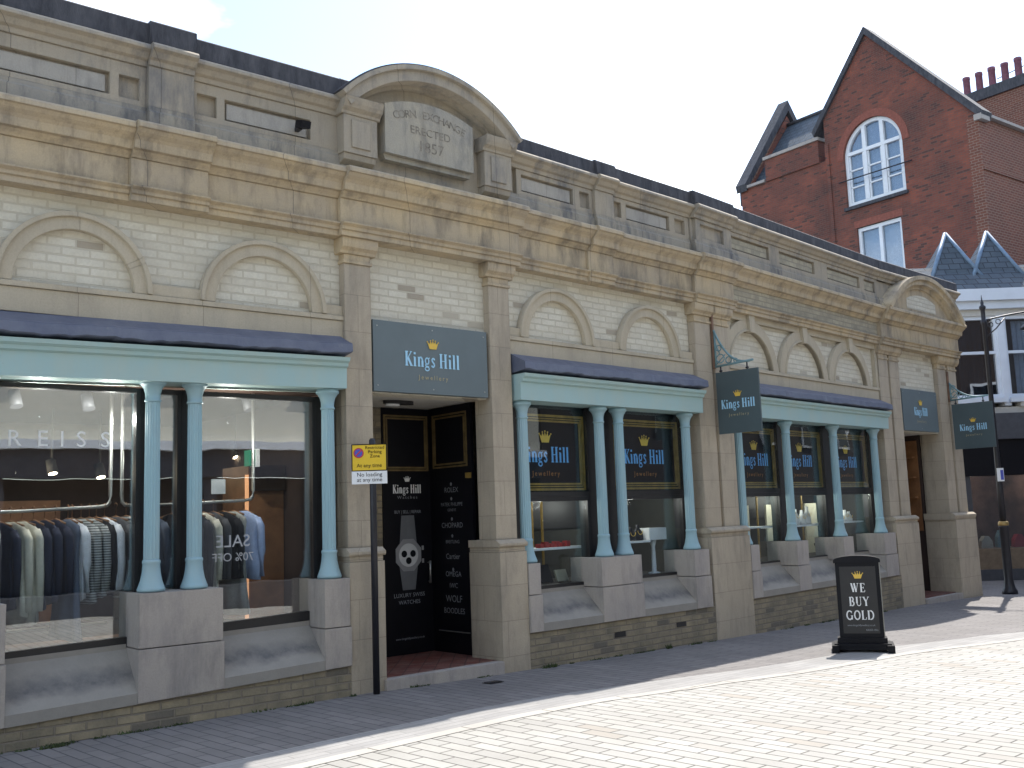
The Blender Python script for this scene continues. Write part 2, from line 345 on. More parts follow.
def sweep(mb, path, prof):
    """path: list of (seg, s) start, kinks automatically added, end. prof: closed polygon (p,z)."""
    (i0, s0), (i1, s1) = path; st = [(i0, s0)]
    for k in range(i0+1, i1+1): st.append((10+k, 0.))
    st.append((i1, s1)); rings = []; uo = 0
    for (i, a) in st: rings.append([mb.w(i, a, p, z) for p, z in prof])
    n = len(prof)
    for a, b_ in zip(rings, rings[1:]):
        for k in range(n): mb.face((a[(k+1) % n], a[k], b_[k], b_[(k+1) % n]))
    mb.face(rings[0]); mb.face(rings[-1][::-1]); return mb

# ------------------------------------------------------------------ lettering
def text_mesh(s, size=1., xs=1., font_spacing=1.):
    cu = bpy.data.curves.new('t', 'FONT'); cu.body = s; cu.size = size; cu.align_x = 'CENTER'; cu.resolution_u = 3; cu.space_character = font_spacing
    o = bpy.data.objects.new('t', cu); COL.objects.link(o)
    dg = bpy.context.evaluated_depsgraph_get(); dg.update(); me = bpy.data.meshes.new_from_object(o.evaluated_get(dg))
    vs = [(v.co.x*xs, v.co.y) for v in me.vertices]; fs = [list(p.vertices) for p in me.polygons]
    bpy.data.objects.remove(o); bpy.data.curves.remove(cu); bpy.data.meshes.remove(me)
    return vs, fs
def put_text(name, s, o, ax, ay, an, size, mat, parent, xs=1., off=.004, mirror=False, sp=1., lab=None):
    vs, fs = text_mesh(s, size, xs, sp); mb = MB(); o, ax, ay, an = map(Vector, (o, ax, ay, an))
    for a, b_ in vs: mb.add(o+ax*(-a if mirror else a)+ay*b_+an*off)
    for f in fs: mb.face(f)
    return mb.build(name, mat, parent, lab)
# serif stroke glyphs, unit cap height; (width, [stroke polylines with width])
T, H = .17, .06
def arc(cx_, cy_, rx, ry, a0, a1, n=10): return [(cx_+rx*math.cos(R(a0+(a1-a0)*k/n)), cy_+ry*math.sin(R(a0+(a1-a0)*k/n))) for k in range(n+1)]
GL = {
 'K': (.72, [([(.16, 0), (.16, 1)], T), ([(.02, .02), (.32, .02)], H), ([(.02, .98), (.32, .98)], H), ([(.2, .42), (.6, .98)], H*1.2), ([(.3, .56), (.62, .02)], T), ([(.48, .98), (.7, .98)], H), ([(.5, .02), (.76, .02)], H)]),
 'i': (.34, [([(.16, 0), (.16, .64)], T), ([(.04, .64), (.16, .64)], H), ([(.03, .02), (.3, .02)], H), ([(.16, .82), (.16, .97)], T)]),
 'n': (.62, [([(.15, 0), (.15, .66)], T), ([(.03, .64), (.15, .64)], H), ([(.03, .02), (.28, .02)], H), (arc(.32, .4, .17, .25, 150, 0), T*.75), ([(.49, .4), (.49, 0)], T), ([(.37, .02), (.62, .02)], H)]),
 'g': (.56, [(arc(.26, .42, .17, .22, 0, 360, 16), T*.6), ([(.38, .6), (.54, .66)], H), ([(.14, .22), (.1, .08), (.44, .02)], H*1.5), (arc(.26, -.12, .2, .13, 0, 360, 16), H*1.4)]),
 's': (.46, [([(.38, .52), (.3, .64), (.14, .6), (.12, .46), (.24, .34), (.36, .22), (.32, .06), (.16, .02), (.08, .14)], T*.7)]),
 'H': (.84, [([(.16, 0), (.16, 1)], T), ([(.62, 0), (.62, 1)], T), ([(.16, .5), (.62, .5)], H), ([(.02, .02), (.32, .02)], H), ([(.02, .98), (.32, .98)], H), ([(.48, .02), (.78, .02)], H), ([(.48, .98), (.78, .98)], H)]),
 'l': (.34, [([(.16, 0), (.16, 1)], T), ([(.04, .98), (.16, .98)], H), ([(.03, .02), (.3, .02)], H)]),
 'W': (1.1, [([(.08, .98), (.3, .02)], T), ([(.3, .02), (.5, .98)], H), ([(.44, .98), (.66, .02)], T), ([(.66, .02), (.9, .98)], H), ([(-.04, .98), (.22, .98)], H), ([(.36, .98), (.58, .98)], H), ([(.78, .98), (1.02, .98)], H)]),
 'E': (.74, [([(.16, 0), (.16, 1)], T), ([(.02, .02), (.6, .02)], H), ([(.02, .98), (.58, .98)], H), ([(.16, .5), (.46, .5)], H), ([(.6, .02), (.62, .24)], H), ([(.58, .98), (.59, .78)], H), ([(.46, .4), (.46, .6)], H)]),
 'B': (.78, [([(.16, 0), (.16, 1)], T), ([(.02, .02), (.36, .02)], H), ([(.02, .98), (.34, .98)], H), (arc(.34, .75, .2, .23, 90, -90), T*.8), (arc(.36, .27, .25, .25, 90, -90), T*.85)]),
 'U': (.86, [([(.16, .98), (.16, .3)], T), (arc(.4, .3, .24, .29, 180, 360), H*1.5), ([(.64, .3), (.64, .98)], H), ([(.02, .98), (.3, .98)], H), ([(.52, .98), (.78, .98)], H)]),
 'Y': (.84, [([(.1, .98), (.4, .46)], T), ([(.4, .46), (.7, .98)], H), ([(.4, .5), (.4, 0)], T), ([(-.02, .98), (.26, .98)], H), ([(.58, .98), (.82, .98)], H), ([(.26, .02), (.54, .02)], H)]),
 'G': (.92, [(arc(.46, .5, .35, .48, 45, 340, 20), T*.85), ([(.76, .02), (.76, .42)], T*.8), ([(.6, .44), (.9, .44)], H), ([(.72, .72), (.76, .96)], H)]),
 'O': (.94, [(arc(.46, .5, .34, .48, 0, 360, 24), T*.85)]),
 'L': (.7, [([(.16, 0), (.16, 1)], T), ([(.02, .02), (.58, .02)], H), ([(.02, .98), (.32, .98)], H), ([(.58, .02), (.62, .26)], H)]),
 'D': (.9, [([(.16, 0), (.16, 1)], T), ([(.02, .02), (.42, .02)], H), ([(.02, .98), (.42, .98)], H), (arc(.4, .5, .36, .48, 90, -90, 16), T*.85)]),
 ' ': (.26, []),
}
def serif(name, s, o, ax, ay, an, h, mat, parent, xs=.8, off=.006, lab=None):
    mb = MB(); o, ax, ay, an = map(Vector, (o, ax, ay, an)); W = sum(GL[c][0]+.07 for c in s)*h*xs; x = -W/2; lay = 0
    for c in s:
        wd, st = GL[c]
        for pl, tk in st:
            lay += 1; e = off+.0002*(lay % 5)
            for (a, b_) in zip(pl, pl[1:]):
                dx, dy = (b_[0]-a[0])*xs, b_[1]-a[1]; l = math.hypot(dx, dy) or 1; nx, ny = -dy/l*tk*.5, dx/l*tk*.5
                q = [(a[0]*xs+nx, a[1]+ny), (a[0]*xs-nx, a[1]-ny), (b_[0]*xs-nx, b_[1]-ny), (b_[0]*xs+nx, b_[1]+ny)]
                ids = [mb.add(o+ax*(x+u*h)+ay*(v*h)+an*e) for u, v in q]; mb.face(ids)
        x += (wd+.07)*h*xs
    return mb.build(name, mat, parent, lab)
def crown(o, ax, ay, an, wd, mat, parent, off=.006):
    """small crown emblem: band and spikes with balls; origin = bottom centre"""
    mb = MB(); k = wd; poly = [(-.30, 0), (.30, 0), (.34, .12), (.5, .52), (.28, .36), (.22, .60), (.08, .36), (0, .66), (-.08, .36), (-.22, .60), (-.28, .36), (-.5, .52), (-.34, .12)]
    mb.wprism(o, ax, ay, an, [(a*k, b_*k) for a, b_ in poly], off, off+.004)
    for (a, b_) in ((-.5, .52), (-.22, .62), (0, .68), (.22, .62), (.5, .52)):
        mb.wprism(o, ax, ay, an, [(a*k+.05*k*math.cos(t_*math.pi/4), b_*k+.05*k*math.sin(t_*math.pi/4)) for t_ in range(8)], off+.001, off+.006)
    return mb.build('crown_emblem', mat, parent)
ZA = Vector((0, 0, 1))
def axes(i):
    t_ = SEG[i][1]; return Vector((t_.x, t_.y, 0)), Vector((t_.y, -t_.x, 0))
def logo(o, ax, an, h, mt, mg, mj, parent, xs=.78, cw=None):
    """crown, name and small word beneath, o = baseline centre of the name"""
    o = Vector(o)
    serif('name_lettering', 'Kings Hill', o, ax, ZA, an, h, mt, parent, xs)
    crown(o+ZA*h*1.28, ax, ZA, an, cw or h*.95, mg, parent)
    put_text('small_lettering', 'Jewellery', o-ZA*h*.88, ax, ZA, an, h*.46, mj, parent, 1.0, .006, sp=1.45)

# ================================================================== GROUND
def WS(S, q, dz=0.):
    a = PTS[0]+D44*S+N44*q; return (a.x, a.y, gz(a.x, a.y)+dz)
def street_vec(t):
    g = t.nodes.new('ShaderNodeNewGeometry'); c = t.nodes.new('ShaderNodeCombineXYZ')
    for k, d_ in ((0, N44), (1, D44)):
        v = t.nodes.new('ShaderNodeVectorMath'); v.operation = 'DOT_PRODUCT'; v.inputs[1].default_value = (d_.x, d_.y, 0); t.links.new(g.outputs['Position'], v.inputs[0]); t.links.new(v.outputs['Value'], c.inputs[k])
    return c.outputs[0]
M['paver'] = brickmat('cream_street_paver', (.40, .39, .36), (.33, .32, .30), (.085, .08, .072), .36, .135, .009, stain=(.24, .225, .20), stain_amt=.6, odd=(.33, .30, .26), oddp=.05, bstr=.35, vec=street_vec, msm=.5, nsc=1.0)
M['pavement'] = brickmat('grey_pavement_paver', (.215, .20, .195), (.17, .16, .158), (.075, .072, .075), .42, .115, .007, stain=(.11, .10, .095), stain_amt=.6, bstr=.4, vec=street_vec, nsc=1.3)
def gut_vec(t):
    g = t.nodes.new('ShaderNodeNewGeometry'); c = t.nodes.new('ShaderNodeCombineXYZ')
    for k, d_ in ((1, N44), (0, D44)):
        v = t.nodes.new('ShaderNodeVectorMath'); v.operation = 'DOT_PRODUCT'; v.inputs[1].default_value = (d_.x, d_.y, 0); t.links.new(g.outputs['Position'], v.inputs[0]); t.links.new(v.outputs['Value'], c.inputs[k])
    return c.outputs[0]
M['gutter'] = brickmat('grey_gutter_sett', (.34, .33, .32), (.28, .275, .27), (.20, .195, .19), .5, .09, .005, stain=(.17, .16, .15), stain_amt=.5, bstr=.4, vec=gut_vec, nsc=2)
M['kerbstone'] = brickmat('pale_kerb_stone', (.44, .42, .38), (.38, .36, .33), (.13, .12, .10), .9, 3., .008, stain=(.27, .25, .23), stain_amt=.5, bstr=.3, vec=gut_vec, nsc=2)
M['asphalt'] = plain('asphalt', (.06, .06, .063), .9, 0, .25, 30)
def strip(name, mat, lo, hi, dz, Ss):
    mb = MB(); a = [mb.add(WS(S, lo(S), dz)) for S in Ss]; b_ = [mb.add(WS(S, hi(S), dz)) for S in Ss]
    for k in range(len(Ss)-1): mb.face((a[k], b_[k], b_[k+1], a[k+1]))
    return struct(mb.build(name, mat))
def interp(tab):
    def f(S):
        if S <= tab[0][0]: return tab[0][1]
        for (a, b_), (c, d_) in zip(tab, tab[1:]):
            if S <= c:
                u = (S-a)/(c-a); u = u*u*(3-2*u)*.5+u*.5; return b_+(d_-b_)*u
        return tab[-1][1]
    return f
kerb = interp([(-20, 2.3), (-1.4, 2.18), (.9, 2.2), (2.2, 2.42), (3.8, 2.72), (5.5, 2.85), (7.75, 3.33), (10, 4.1), (14, 6.0), (22, 12), (60, 40)])
gutin = lambda S: kerb(S)-.62
Sg = [-40, -20]+[-12+.5*k for k in range(70)]+[30, 45, 60, 100]
mb = MB()
xs_ = [-600, -200, -60, -30, -12, 0, 15, 30, 60, 200, 600]
for a in range(len(xs_)-1):
    for b_ in range(len(xs_)-1):
        q = []
        for (S, Q) in ((xs_[a], xs_[b_]), (xs_[a+1], xs_[b_]), (xs_[a+1], xs_[b_+1]), (xs_[a], xs_[b_+1])):
            p_ = PTS[0]+D44*S+N44*Q; q.append(mb.add((p_.x, p_.y, gz(*(PTS[0]+D44*max(-60, min(60, S))))-.02)))
        mb.face(q)
struct(mb.build('ground', 'asphalt'))
strip('pavement', 'pavement', lambda S: -1.3 if S < 14.4 else -16, gutin, 0, Sg[:-3])
strip('gutter', 'gutter', gutin, lambda S: kerb(S)-.13, .004, Sg[:-3])
strip('kerb', 'kerbstone', lambda S: kerb(S)-.13, kerb, .008, Sg[:-3])
strip('street', 'paver', kerb, lambda S: 40, .004, Sg[:-3])

# ================================================================== THE STONE BUILDING
HALL = thing('stone_building', (PTS[0].x, PTS[0].y, -1.65), 'long single-storey stone shop building with pale brick panels, round arches and blue iron columns', 'building')
FR1, FR0, AR0 = 3.25, 2.98, 2.86
L2, L3, L4, L1 = LEN[2], LEN[3], LEN[4], LEN[1]
# --- backing walls above the shop windows (pale brick), per bay
def wall_bay(i, s0, s1, z0, z1, p=-.10, mat='cream_brick', name='brick_panel', th=.25):
    MB().box(i, s0, s1, p-th, p, z0, z1).build(name, mat, HALL)
wall_bay(0, -3.62, -.15, 1.60, 2.88)
wall_bay(1, .155, 1.735, 1.30, 2.88, -.09)
wall_bay(2, .16, 3.72, 1.60, 2.88)
wall_bay(3, .45, 5.56, 1.60, 2.88)
wall_bay(4, .42, 2.05, 1.30, 2.86, -.09)
MB().box(0, -9, -4.25, -.35, -.08, (-1.7, -1.7), 2.9).build('brick_panel', 'cream_brick', HALL)
# --- string bands under the arches and archivolts
def arch_bay(i, s0, s1, cs, zc, r, ro):
    mb = MB()
    mb.box(i, s0, s1, -.10, -.035, 1.80, 2.005); mb.box(i, s0, s1, -.10, -.02, 2.008, 2.055)
    edges = [s0]+[x for c in cs for x in (c-ro, c+ro)]+[s1]
    mb.build('string_band', 'arch_stone', HALL)
    for k in range(0, len(edges), 2):
        if edges[k+1]-edges[k] > .02: MB().box(i, edges[k], edges[k+1], -.10, -.04, 2.058, 2.16).build('string_band', 'arch_stone', HALL)
    for c in cs:
        mb = MB(); mb.ring(i, c, zc, r, ro, -.10, -.035, 0, 180, 36); mb.ring(i, c, zc, ro-.012, ro+.028, -.10, -.008, 0, 180, 36)
        mb.build('arch_moulding', 'arch_stone', HALL)
arch_bay(0, -3.62, -.155, (-2.74, -1.0), 2.06, .50, .62)
arch_bay(2, .16, 3.715, (1.0, 2.78), 2.06, .50, .62)
# bay three: broad archivolts with keystones and a cross band
mb = MB(); mb.box(3, .45, 5.56, -.10, -.035, 1.80, 2.005); mb.box(3, .45, 5.56, -.10, -.015, 2.008, 2.06); mb.build('string_band', 'arch_stone', HALL)
for c in (1.10, 2.77, 4.44):
    mb = MB(); mb.ring(3, c, 1.99, .63, .815, -.10, -.03, 4.5, 175.5, 36); mb.ring(3, c, 1.99, .63, .66, -.10, -.012, 4.5, 175.5, 36); mb.build('arch_moulding', 'arch_stone', HALL)
    MB().prism(3, [(c-.06, 2.60), (c+.06, 2.60), (c+.085, 2.862), (c-.085, 2.862)], -.10, .02).build('keystone', 'arch_stone', HALL)
mb = MB()
xs3 = [.45]+[v for c in (1.10, 2.77, 4.44) for v in (c-.09, c+.09)]+[5.56]
for k in range(0, 8, 2): MB().box(3, xs3[k], xs3[k+1], -.10, -.028, 2.765, 2.86).build('cross_band', 'arch_stone', HALL)
for a, b_ in ((.45, .53), (5.48, 5.56)): MB().box(3, a, b_, -.10, -.028, 2.062, 2.763).build('edge_band', 'arch_stone', HALL)

# --- entablature: architrave, frieze, cornice swept along the frontage, breaking forward at the pilasters
def entab(a, b_, dp, frieze='cornice'):
    sweep(MB(), (a, b_), [(-.3, AR0), (.045+dp, AR0), (.045+dp, 2.915), (.065+dp, 2.92), (.065+dp, 2.955), (.10+dp, 2.975), (.10+dp, FR0+.01), (-.3, FR0+.01)]).build('architrave', 'cornice', HALL)
    sweep(MB(), (a, b_), [(-.3, FR0+.012), (.03+dp, FR0+.012), (.03+dp, FR1), (-.3, FR1)]).build('frieze', frieze, HALL)
    sweep(MB(), (a, b_), [(-.3, FR1+.002), (.045+dp, FR1+.002), (.055+dp, 3.268), (.08+dp, 3.292), (.085+dp, 3.31), (.125+dp, 3.314), (.13+dp, 3.335), (.135+dp, 3.385), (.155+dp, 3.41), (.195+dp, 3.44), (.217+dp, 3.47), (.238+dp, 3.474), (.238+dp, 3.515), (.215+dp, 3.538), (.10, 3.562), (-.3, 3.562)]).build('cornice', 'cornice', HALL)
g = .0005
entab((0, -9), (0, -2.33), .0); entab((0, -2.33+g), (0, -1.62), .05); entab((0, -1.62+g), (0, -.24), 0.)
entab((0, -.24+g), (2, .27), .06)
entab((2, .27+g), (2, 1.50), 0.); entab((2, 1.50+g), (2, 1.98), .04); entab((2, 1.98+g), (2, L2-.46), 0.)
entab((2, L2-.46+g), (3, .52), .05)
entab((3, .52+g), (3, L3-.46), 0., 'dirty_brick')
entab((3, L3-.46+g), (4, L4+.46), .07)
# --- parapet
def parapet(a, b_, dp=0., dz=0.):
    Zs = lambda L_: [(p, z+dz*(1 if z < 4.3 else 1.45)) for p, z in L_]
    sweep(MB(), (a, b_), [(-.3, 3.564), (.10+dp, 3.564), (.10+dp, 3.68), (.085+dp, 3.70), (.085+dp, 3.735), (-.3, 3.735)]).build('parapet_plinth', 'stained_stone', HALL)
    sweep(MB(), (a, b_), Zs([(-.3, 4.055), (.09+dp, 4.055), (.10+dp, 4.10), (.13+dp, 4.115), (.16+dp, 4.16), (.20+dp, 4.18), (.20+dp, 4.208), (.175+dp, 4.236), (-.3, 4.24)])).build('parapet_moulding', 'parapet', HALL)
    sweep(MB(), (a, b_), Zs([(-.3, 4.241), (.12+dp, 4.241), (.135+dp, 4.26), (.135+dp, 4.415), (.10+dp, 4.44), (-.3, 4.45)])).build('coping', 'coping', HALL)
    sweep(MB(), (a, b_), [(-.3, 3.736), (.02+dp, 3.736), (.02+dp, 4.054+dz), (-.3, 4.054+dz)]).build('parapet_core', 'parapet', HALL)
def ppanel(i, s0, s1, holes, pmat='parapet', dp=0., dz=0.):
    """raised stone face p .02-.075 leaving sunk panels"""
    z0, z1 = 3.737, 4.053+dz; xs = [s0]+[x for h in holes for x in h]+[s1]; mb = MB()
    for k in range(0, len(xs), 2): mb.box(i, xs[k], xs[k+1], .0, .075+dp, z0, z1)
    for (a, b_) in holes:
        mb.box(i, a, b_, .0, .075+dp, z0, 3.79); mb.box(i, a, b_, .0, .075+dp, 3.995, z1)
    mb.build('parapet_face', 'parapet', HALL)
    for (a, b_) in holes:
        if b_-a > .3: MB().box(i, a+.03, b_-.03, .02, .045, 3.815, 3.97).build('sunk_panel', 'panel_stone' if pmat == 'parapet' else pmat, HALL)
        elif pmat != 'parapet': MB().box(i, a, b_, .02, .03, 3.79, 3.995).build('sunk_panel', pmat, HALL)
parapet((0, -9), (0, -2.20), dz=.065); parapet((0, -2.20+g), (0, -1.78), .06, dz=.065); parapet((0, -1.78+g), (1, -.24), dz=.05)
parapet((2, .05), (2, 1.62)); parapet((2, 1.62+g), (2, 1.98), .045); parapet((2, 1.98+g), (3, -.52)); parapet((3, -.52+g), (3, .50), .05); parapet((3, .50+g), (4, -.42)); parapet((4, -.42+g), (4, L4+.5), .03)
ppanel(0, -9, -2.20, [(-8.2, -7.6), (-7.4, -5.9), (-5.7, -5.3), (-4.55, -3.75), (-3.62, -2.52), (-2.44, -2.26)], dz=.065); ppanel(0, -2.199, -1.781, [], dp=.06, dz=.065)
ppanel(0, -1.779, -.24, [(-1.73, -1.54), (-1.46, -.56)], dz=.05)
ppanel(2, .28, 1.62, [(.36, 1.26), (1.38, 1.56)]); ppanel(2, 1.621, 1.979, [], dp=.045); ppanel(2, 1.981, 3.64, [(2.04, 2.18), (2.28, 3.2), (3.32, 3.55)])
ppanel(3, -.45, .49, [(-.33, .28)], dp=.04); ppanel(3, .501, 5.6, [(.56, 1.66), (1.98, 3.16), (3.62, 4.86), (5.05, 5.5)], 'dirty_brick')
ppanel(4, -.40, L4+.45, [(0.1, 2.3)], 'parapet')

# --- pilasters: pedestal, shaft(s), capital
def pilaster(k, shafts, half, left_ext=0., base=True):
    j = 10+k; zg0 = groundz(j, -half)-.06; zg1 = groundz(j, half)-.06
    mb = MB(); mb.box(j, -half-.045, half+.045, -.42, .10, (zg0, zg1), -.31-.09)
    mb.build('pedestal', 'stone', HALL)
    mb = MB(); mb.box(j, -half-.035, half+.035, -.42, .085, -.398, -.345); mb.pprism(j, [(-.42, -.345), (.10, -.345), (.112, -.33), (.112, -.305), (.05, -.265), (-.42, -.265)], -half-.055, half+.055)
    mb.build('pedestal_cap', 'stone', HALL)
    mb = MB(); mb.box(j, -half+.02, half-.02, -.30, -.045, -.264, AR0-.002); mb.build('pilaster_backing', 'stone', HALL)
    for (a, b_) in shafts:
        MB().box(j, a, b_, -.29, 0., -.264, 2.60).build('shaft', 'stone', HALL)
        mb = MB(); e = .0
        mb.box(j, a-.015, b_+.015, -.2, .015, 2.601, 2.635)
        mb.box(j, a, b_, -.2, .002, 2.636, 2.70)
        mb.pprism(j, [(-.2, 2.701), (.02, 2.701), (.03, 2.73), (.065, 2.76), (.075, 2.80), (.075, 2.858), (-.2, 2.858)], a-.055, b_+.055)
        mb.build('capital', 'cornice', HALL)
pilaster(1, [(-.155, .155)], .155); pilaster(2, [(-.155, .155)], .155)
pilaster(3, [(-.44, -.06), (.02, .40)], .43); pilaster(4, [(-.44, -.06), (.02, .40)], .43)
# last pilaster stands at the corner
j = 15
mb = MB(); mb.box(j, -.46, .48, -.5, .12, (groundz(15, -.4)-.06, groundz(15, .4)-.06), -.40); mb.build('pedestal', 'stone', HALL)
mb = MB(); mb.pprism(j, [(-.5, -.398), (.10, -.398), (.125, -.33), (.125, -.305), (.07, -.265), (-.5, -.265)], -.49, .51); mb.build('pedestal_cap', 'stone', HALL)
MB().box(j, -.40, .42, -.48, -.045, -.264, AR0-.002).build('pilaster_backing', 'stone', HALL)
for a, b_ in ((-.42, -.04), (.06, .44)):
    MB().box(j, a, b_, -.44, 0., -.264, 2.60).build('shaft', 'stone', HALL)
    mb = MB(); mb.box(j, a-.015, b_+.015, -.2, .015, 2.601, 2.635); mb.box(j, a, b_, -.2, .002, 2.636, 2.70); mb.pprism(j, [(-.2, 2.701), (.02, 2.701), (.065, 2.76), (.075, 2.80), (.075, 2.858), (-.2, 2.858)], a-.05, b_+.05); mb.build('capital', 'cornice', HALL)
# left neighbour pilaster (pilaster zero)
mb = MB(); mb.box(0, -4.25, -3.62, -.42, .10, -1.75, -.40); mb.build('pedestal', 'stone', HALL)
MB().box(0, -4.22, -3.65, -.42, .12, -.398, -.265).build('pedestal_cap', 'stone', HALL)
MB().box(0, -4.15, -3.64, -.40, 0., -.264, AR0-.002).build('shaft', 'stone', HALL)

# --- shop window bays: brick plinth, sill, block pedestals, columns, beam, lead flashing
def column(i, s):
    c = X(i, s, -.04, 0); z0, z1 = -.54, 1.30
    prof = [(.115, z0), (.118, z0+.02), (.112, z0+.035), (.092, z0+.09), (.078, z0+.16), (.072, z0+.23), (.074, z0+.235), (.077, z0+.25), (.074, z0+.265), (.062, z0+.272)]
    col = MB().lathe((c.x, c.y, 0), [(.066, z0+.272), (.0655, z0+.9), (.062, z1-.205)], 32, flute=.09).build('column', 'paint', HALL)
    MB().lathe((c.x, c.y, 0), prof, 24).build('column_base', 'paint', col)
    MB().lathe((c.x, c.y, 0), [(.062, z1-.205), (.071, z1-.198), (.071, z1-.185), (.063, z1-.178), (.066, z1-.13), (.078, z1-.085), (.102, z1-.05), (.112, z1-.045), (.115, z1-.03), (.108, z1-.012), (.10, z1)], 24).build('column_capital', 'paint', col)
    return col
WP = -.21     # glass plane
def shop_bay(i, s0, s1, blocks, cols, ztop, zbr, zs, zbeam=(1.30, 1.30), jz=-.95):
    lr = lambda s, ab: ab[0]+(ab[1]-ab[0])*(s-s0)/(s1-s0)
    gzb = (groundz(i, s0)-.06, groundz(i, s1)-.06)
    MB().box(i, s0, s1, -.4, .105, gzb, zbr).build('brick_plinth', 'plinth_brick', HALL)
    # sills between the blocks
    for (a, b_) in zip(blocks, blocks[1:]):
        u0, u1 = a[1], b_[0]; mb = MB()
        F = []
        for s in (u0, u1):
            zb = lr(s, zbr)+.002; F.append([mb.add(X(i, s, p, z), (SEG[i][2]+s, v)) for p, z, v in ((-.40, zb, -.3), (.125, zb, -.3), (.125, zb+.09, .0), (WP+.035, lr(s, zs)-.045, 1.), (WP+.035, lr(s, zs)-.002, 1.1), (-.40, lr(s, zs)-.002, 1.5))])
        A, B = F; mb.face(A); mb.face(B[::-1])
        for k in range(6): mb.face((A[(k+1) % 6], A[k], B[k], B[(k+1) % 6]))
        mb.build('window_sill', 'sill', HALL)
    for (a, b_) in blocks:
        lo = MB().box(i, a, b_, -.40, .130, (lr(a, zbr)+.004, lr(b_, zbr)+.004), jz-.004); lo.build('block_pedestal', 'grey_stone', HALL)
        MB().box(i, a+.008, b_-.008, -.39, .118, jz+.004, -.545).build('block_pedestal', 'grey_stone', HALL)
    for s in cols: column(i, s)
    # beam with small mouldings
    mb = MB(); F = []
    prof = [(-.30, 0), (.10, 0), (.105, .20), (.135, .215), (.14, .245), (.17, .265), (.18, .30), (-.30, .30)]
    for s in (s0, s1):
        F.append([mb.w(i, s, p, lr(s, zbeam)+z) for p, z in prof])
    A, B = F; mb.face(A); mb.face(B[::-1])
    for k in range(8): mb.face((A[(k+1) % 8], A[k], B[k], B[(k+1) % 8]))
    mb.build('beam', 'beam_paint', HALL)
    # lead flashing: irregular front edge, lapped sheets
    n = max(3, int((s1-s0)/1.1)); 
    mb = MB(); m_ = 60; rows = []
    for k in range(m_+1):
        s = s0-.01+(s1-s0+.02)*k/m_; zz = lr(s, zbeam); wv = .004*math.sin(k*1.7)+.006*math.sin(k*.43+i)+random.uniform(-.004, .004)
        lap = .010 if (int(k/m_*n) % 2) else 0.
        rows.append([mb.w(i, s, p, zz+z) for p, z in ((-.095, .575), (-.085, .57), (.14+lap*.3, .455+wv*.5), (.185+lap, .435+wv*.5), (.197+lap, .425+wv*.5), (.204+lap, .345+wv), (.19, .335+wv), (-.095, .31))])
    for a, b_ in zip(rows, rows[1:]):
        for k in range(8): mb.face((a[(k+1) % 8], a[k], b_[k], b_[(k+1) % 8]), False)
    mb.face(rows[0]); mb.face(rows[-1][::-1]); mb.build('lead_flashing', 'lead', HALL)
shop_bay(0, -3.62, -.20, [(-3.62, -3.24), (-2.23, -1.48), (-.49, -.20)], [-3.40, -2.07, -1.69, -.34], 1.86, (-1.49, -1.37), (-1.00, -.93), (1.24, 1.30), -1.0)
shop_bay(2, .20, 3.69, [(.20, .40), (1.42, 2.19), (3.27, 3.62)], [.34, 1.67, 2.045, 3.45], 1.86, (-1.30, -1.31), (-.865, -.865), jz=-.89)
shop_bay(3, .47, 5.54, [(.47, .72), (1.81, 2.18), (3.37, 3.74), (4.92, 5.42)], [.58, 1.995, 3.60, 5.17], 1.86, (-1.29, -1.29), (-.855, -.84), jz=-.91)

# --- shop window frames and panes
def window(i, a, b_, z0, z1, fr=.05, mat='black_frame', p=WP, trans=None, pane='glass', depth=.07, bot=.05):
    z0 = z0 if isinstance(z0, tuple) else (z0, z0)
    mb = MB(); mb.box(i, a, a+fr, p-depth, p+.03, z0[0], z1); mb.box(i, b_-fr, b_, p-depth, p+.03, z0[1], z1)
    zz = (z0[0], z0[1]); mb.box(i, a+fr, b_-fr, p-depth, p+.028, zz, (zz[0]+fr+bot, zz[1]+fr+bot)); mb.box(i, a+fr, b_-fr, p-depth, p+.028, z1-fr*1.2, z1)
    if trans: mb.box(i, a+fr, b_-fr, p-depth, p+.026, trans, trans+.06)
    f = mb.build('window_frame', mat, HALL)
    g_ = MB().box(i, a+fr, b_-fr, p-.012, p, (z0[0]+fr, z0[1]+fr), z1-fr*1.2).build('pane', pane, f)
    return f
WB1 = []
for (a, b_, zl, zr) in ((-3.58, -2.13, -1.04, -1.0), (-2.0, -1.76, -1.0, -.98), (-1.62, -.40, -.975, -.93)):
    WB1.append(window(0, a, b_, (zl, zr), 1.235, .035))
for (a, b_) in ((-3.62, -3.581), (-2.129, -2.001), (-1.759, -1.621), (-.399, -.20)): MB().box(0, a, b_, -.36, WP+.03, -1.03, 1.238).build('mullion', 'black_frame', HALL)
for i, spans in ((2, [(.42, 1.60), (2.10, 3.52)]), (3, [(.70, 1.97), (2.11, 3.50), (3.74, 5.24)])):
    for (a, b_) in spans: window(i, a, b_, -.875, .20, .045, pane='glass_shop', bot=.0)
for i, sp in ((2, [(.20, .419), (1.601, 2.099), (3.521, 3.69)]), (3, [(.47, .699), (1.971, 2.109), (3.501, 3.739), (5.241, 5.54)])):
    for (a, b_) in sp: MB().box(i, a, b_, -.36, WP+.032, -.88, 1.298).build('mullion', 'black_frame', HALL)
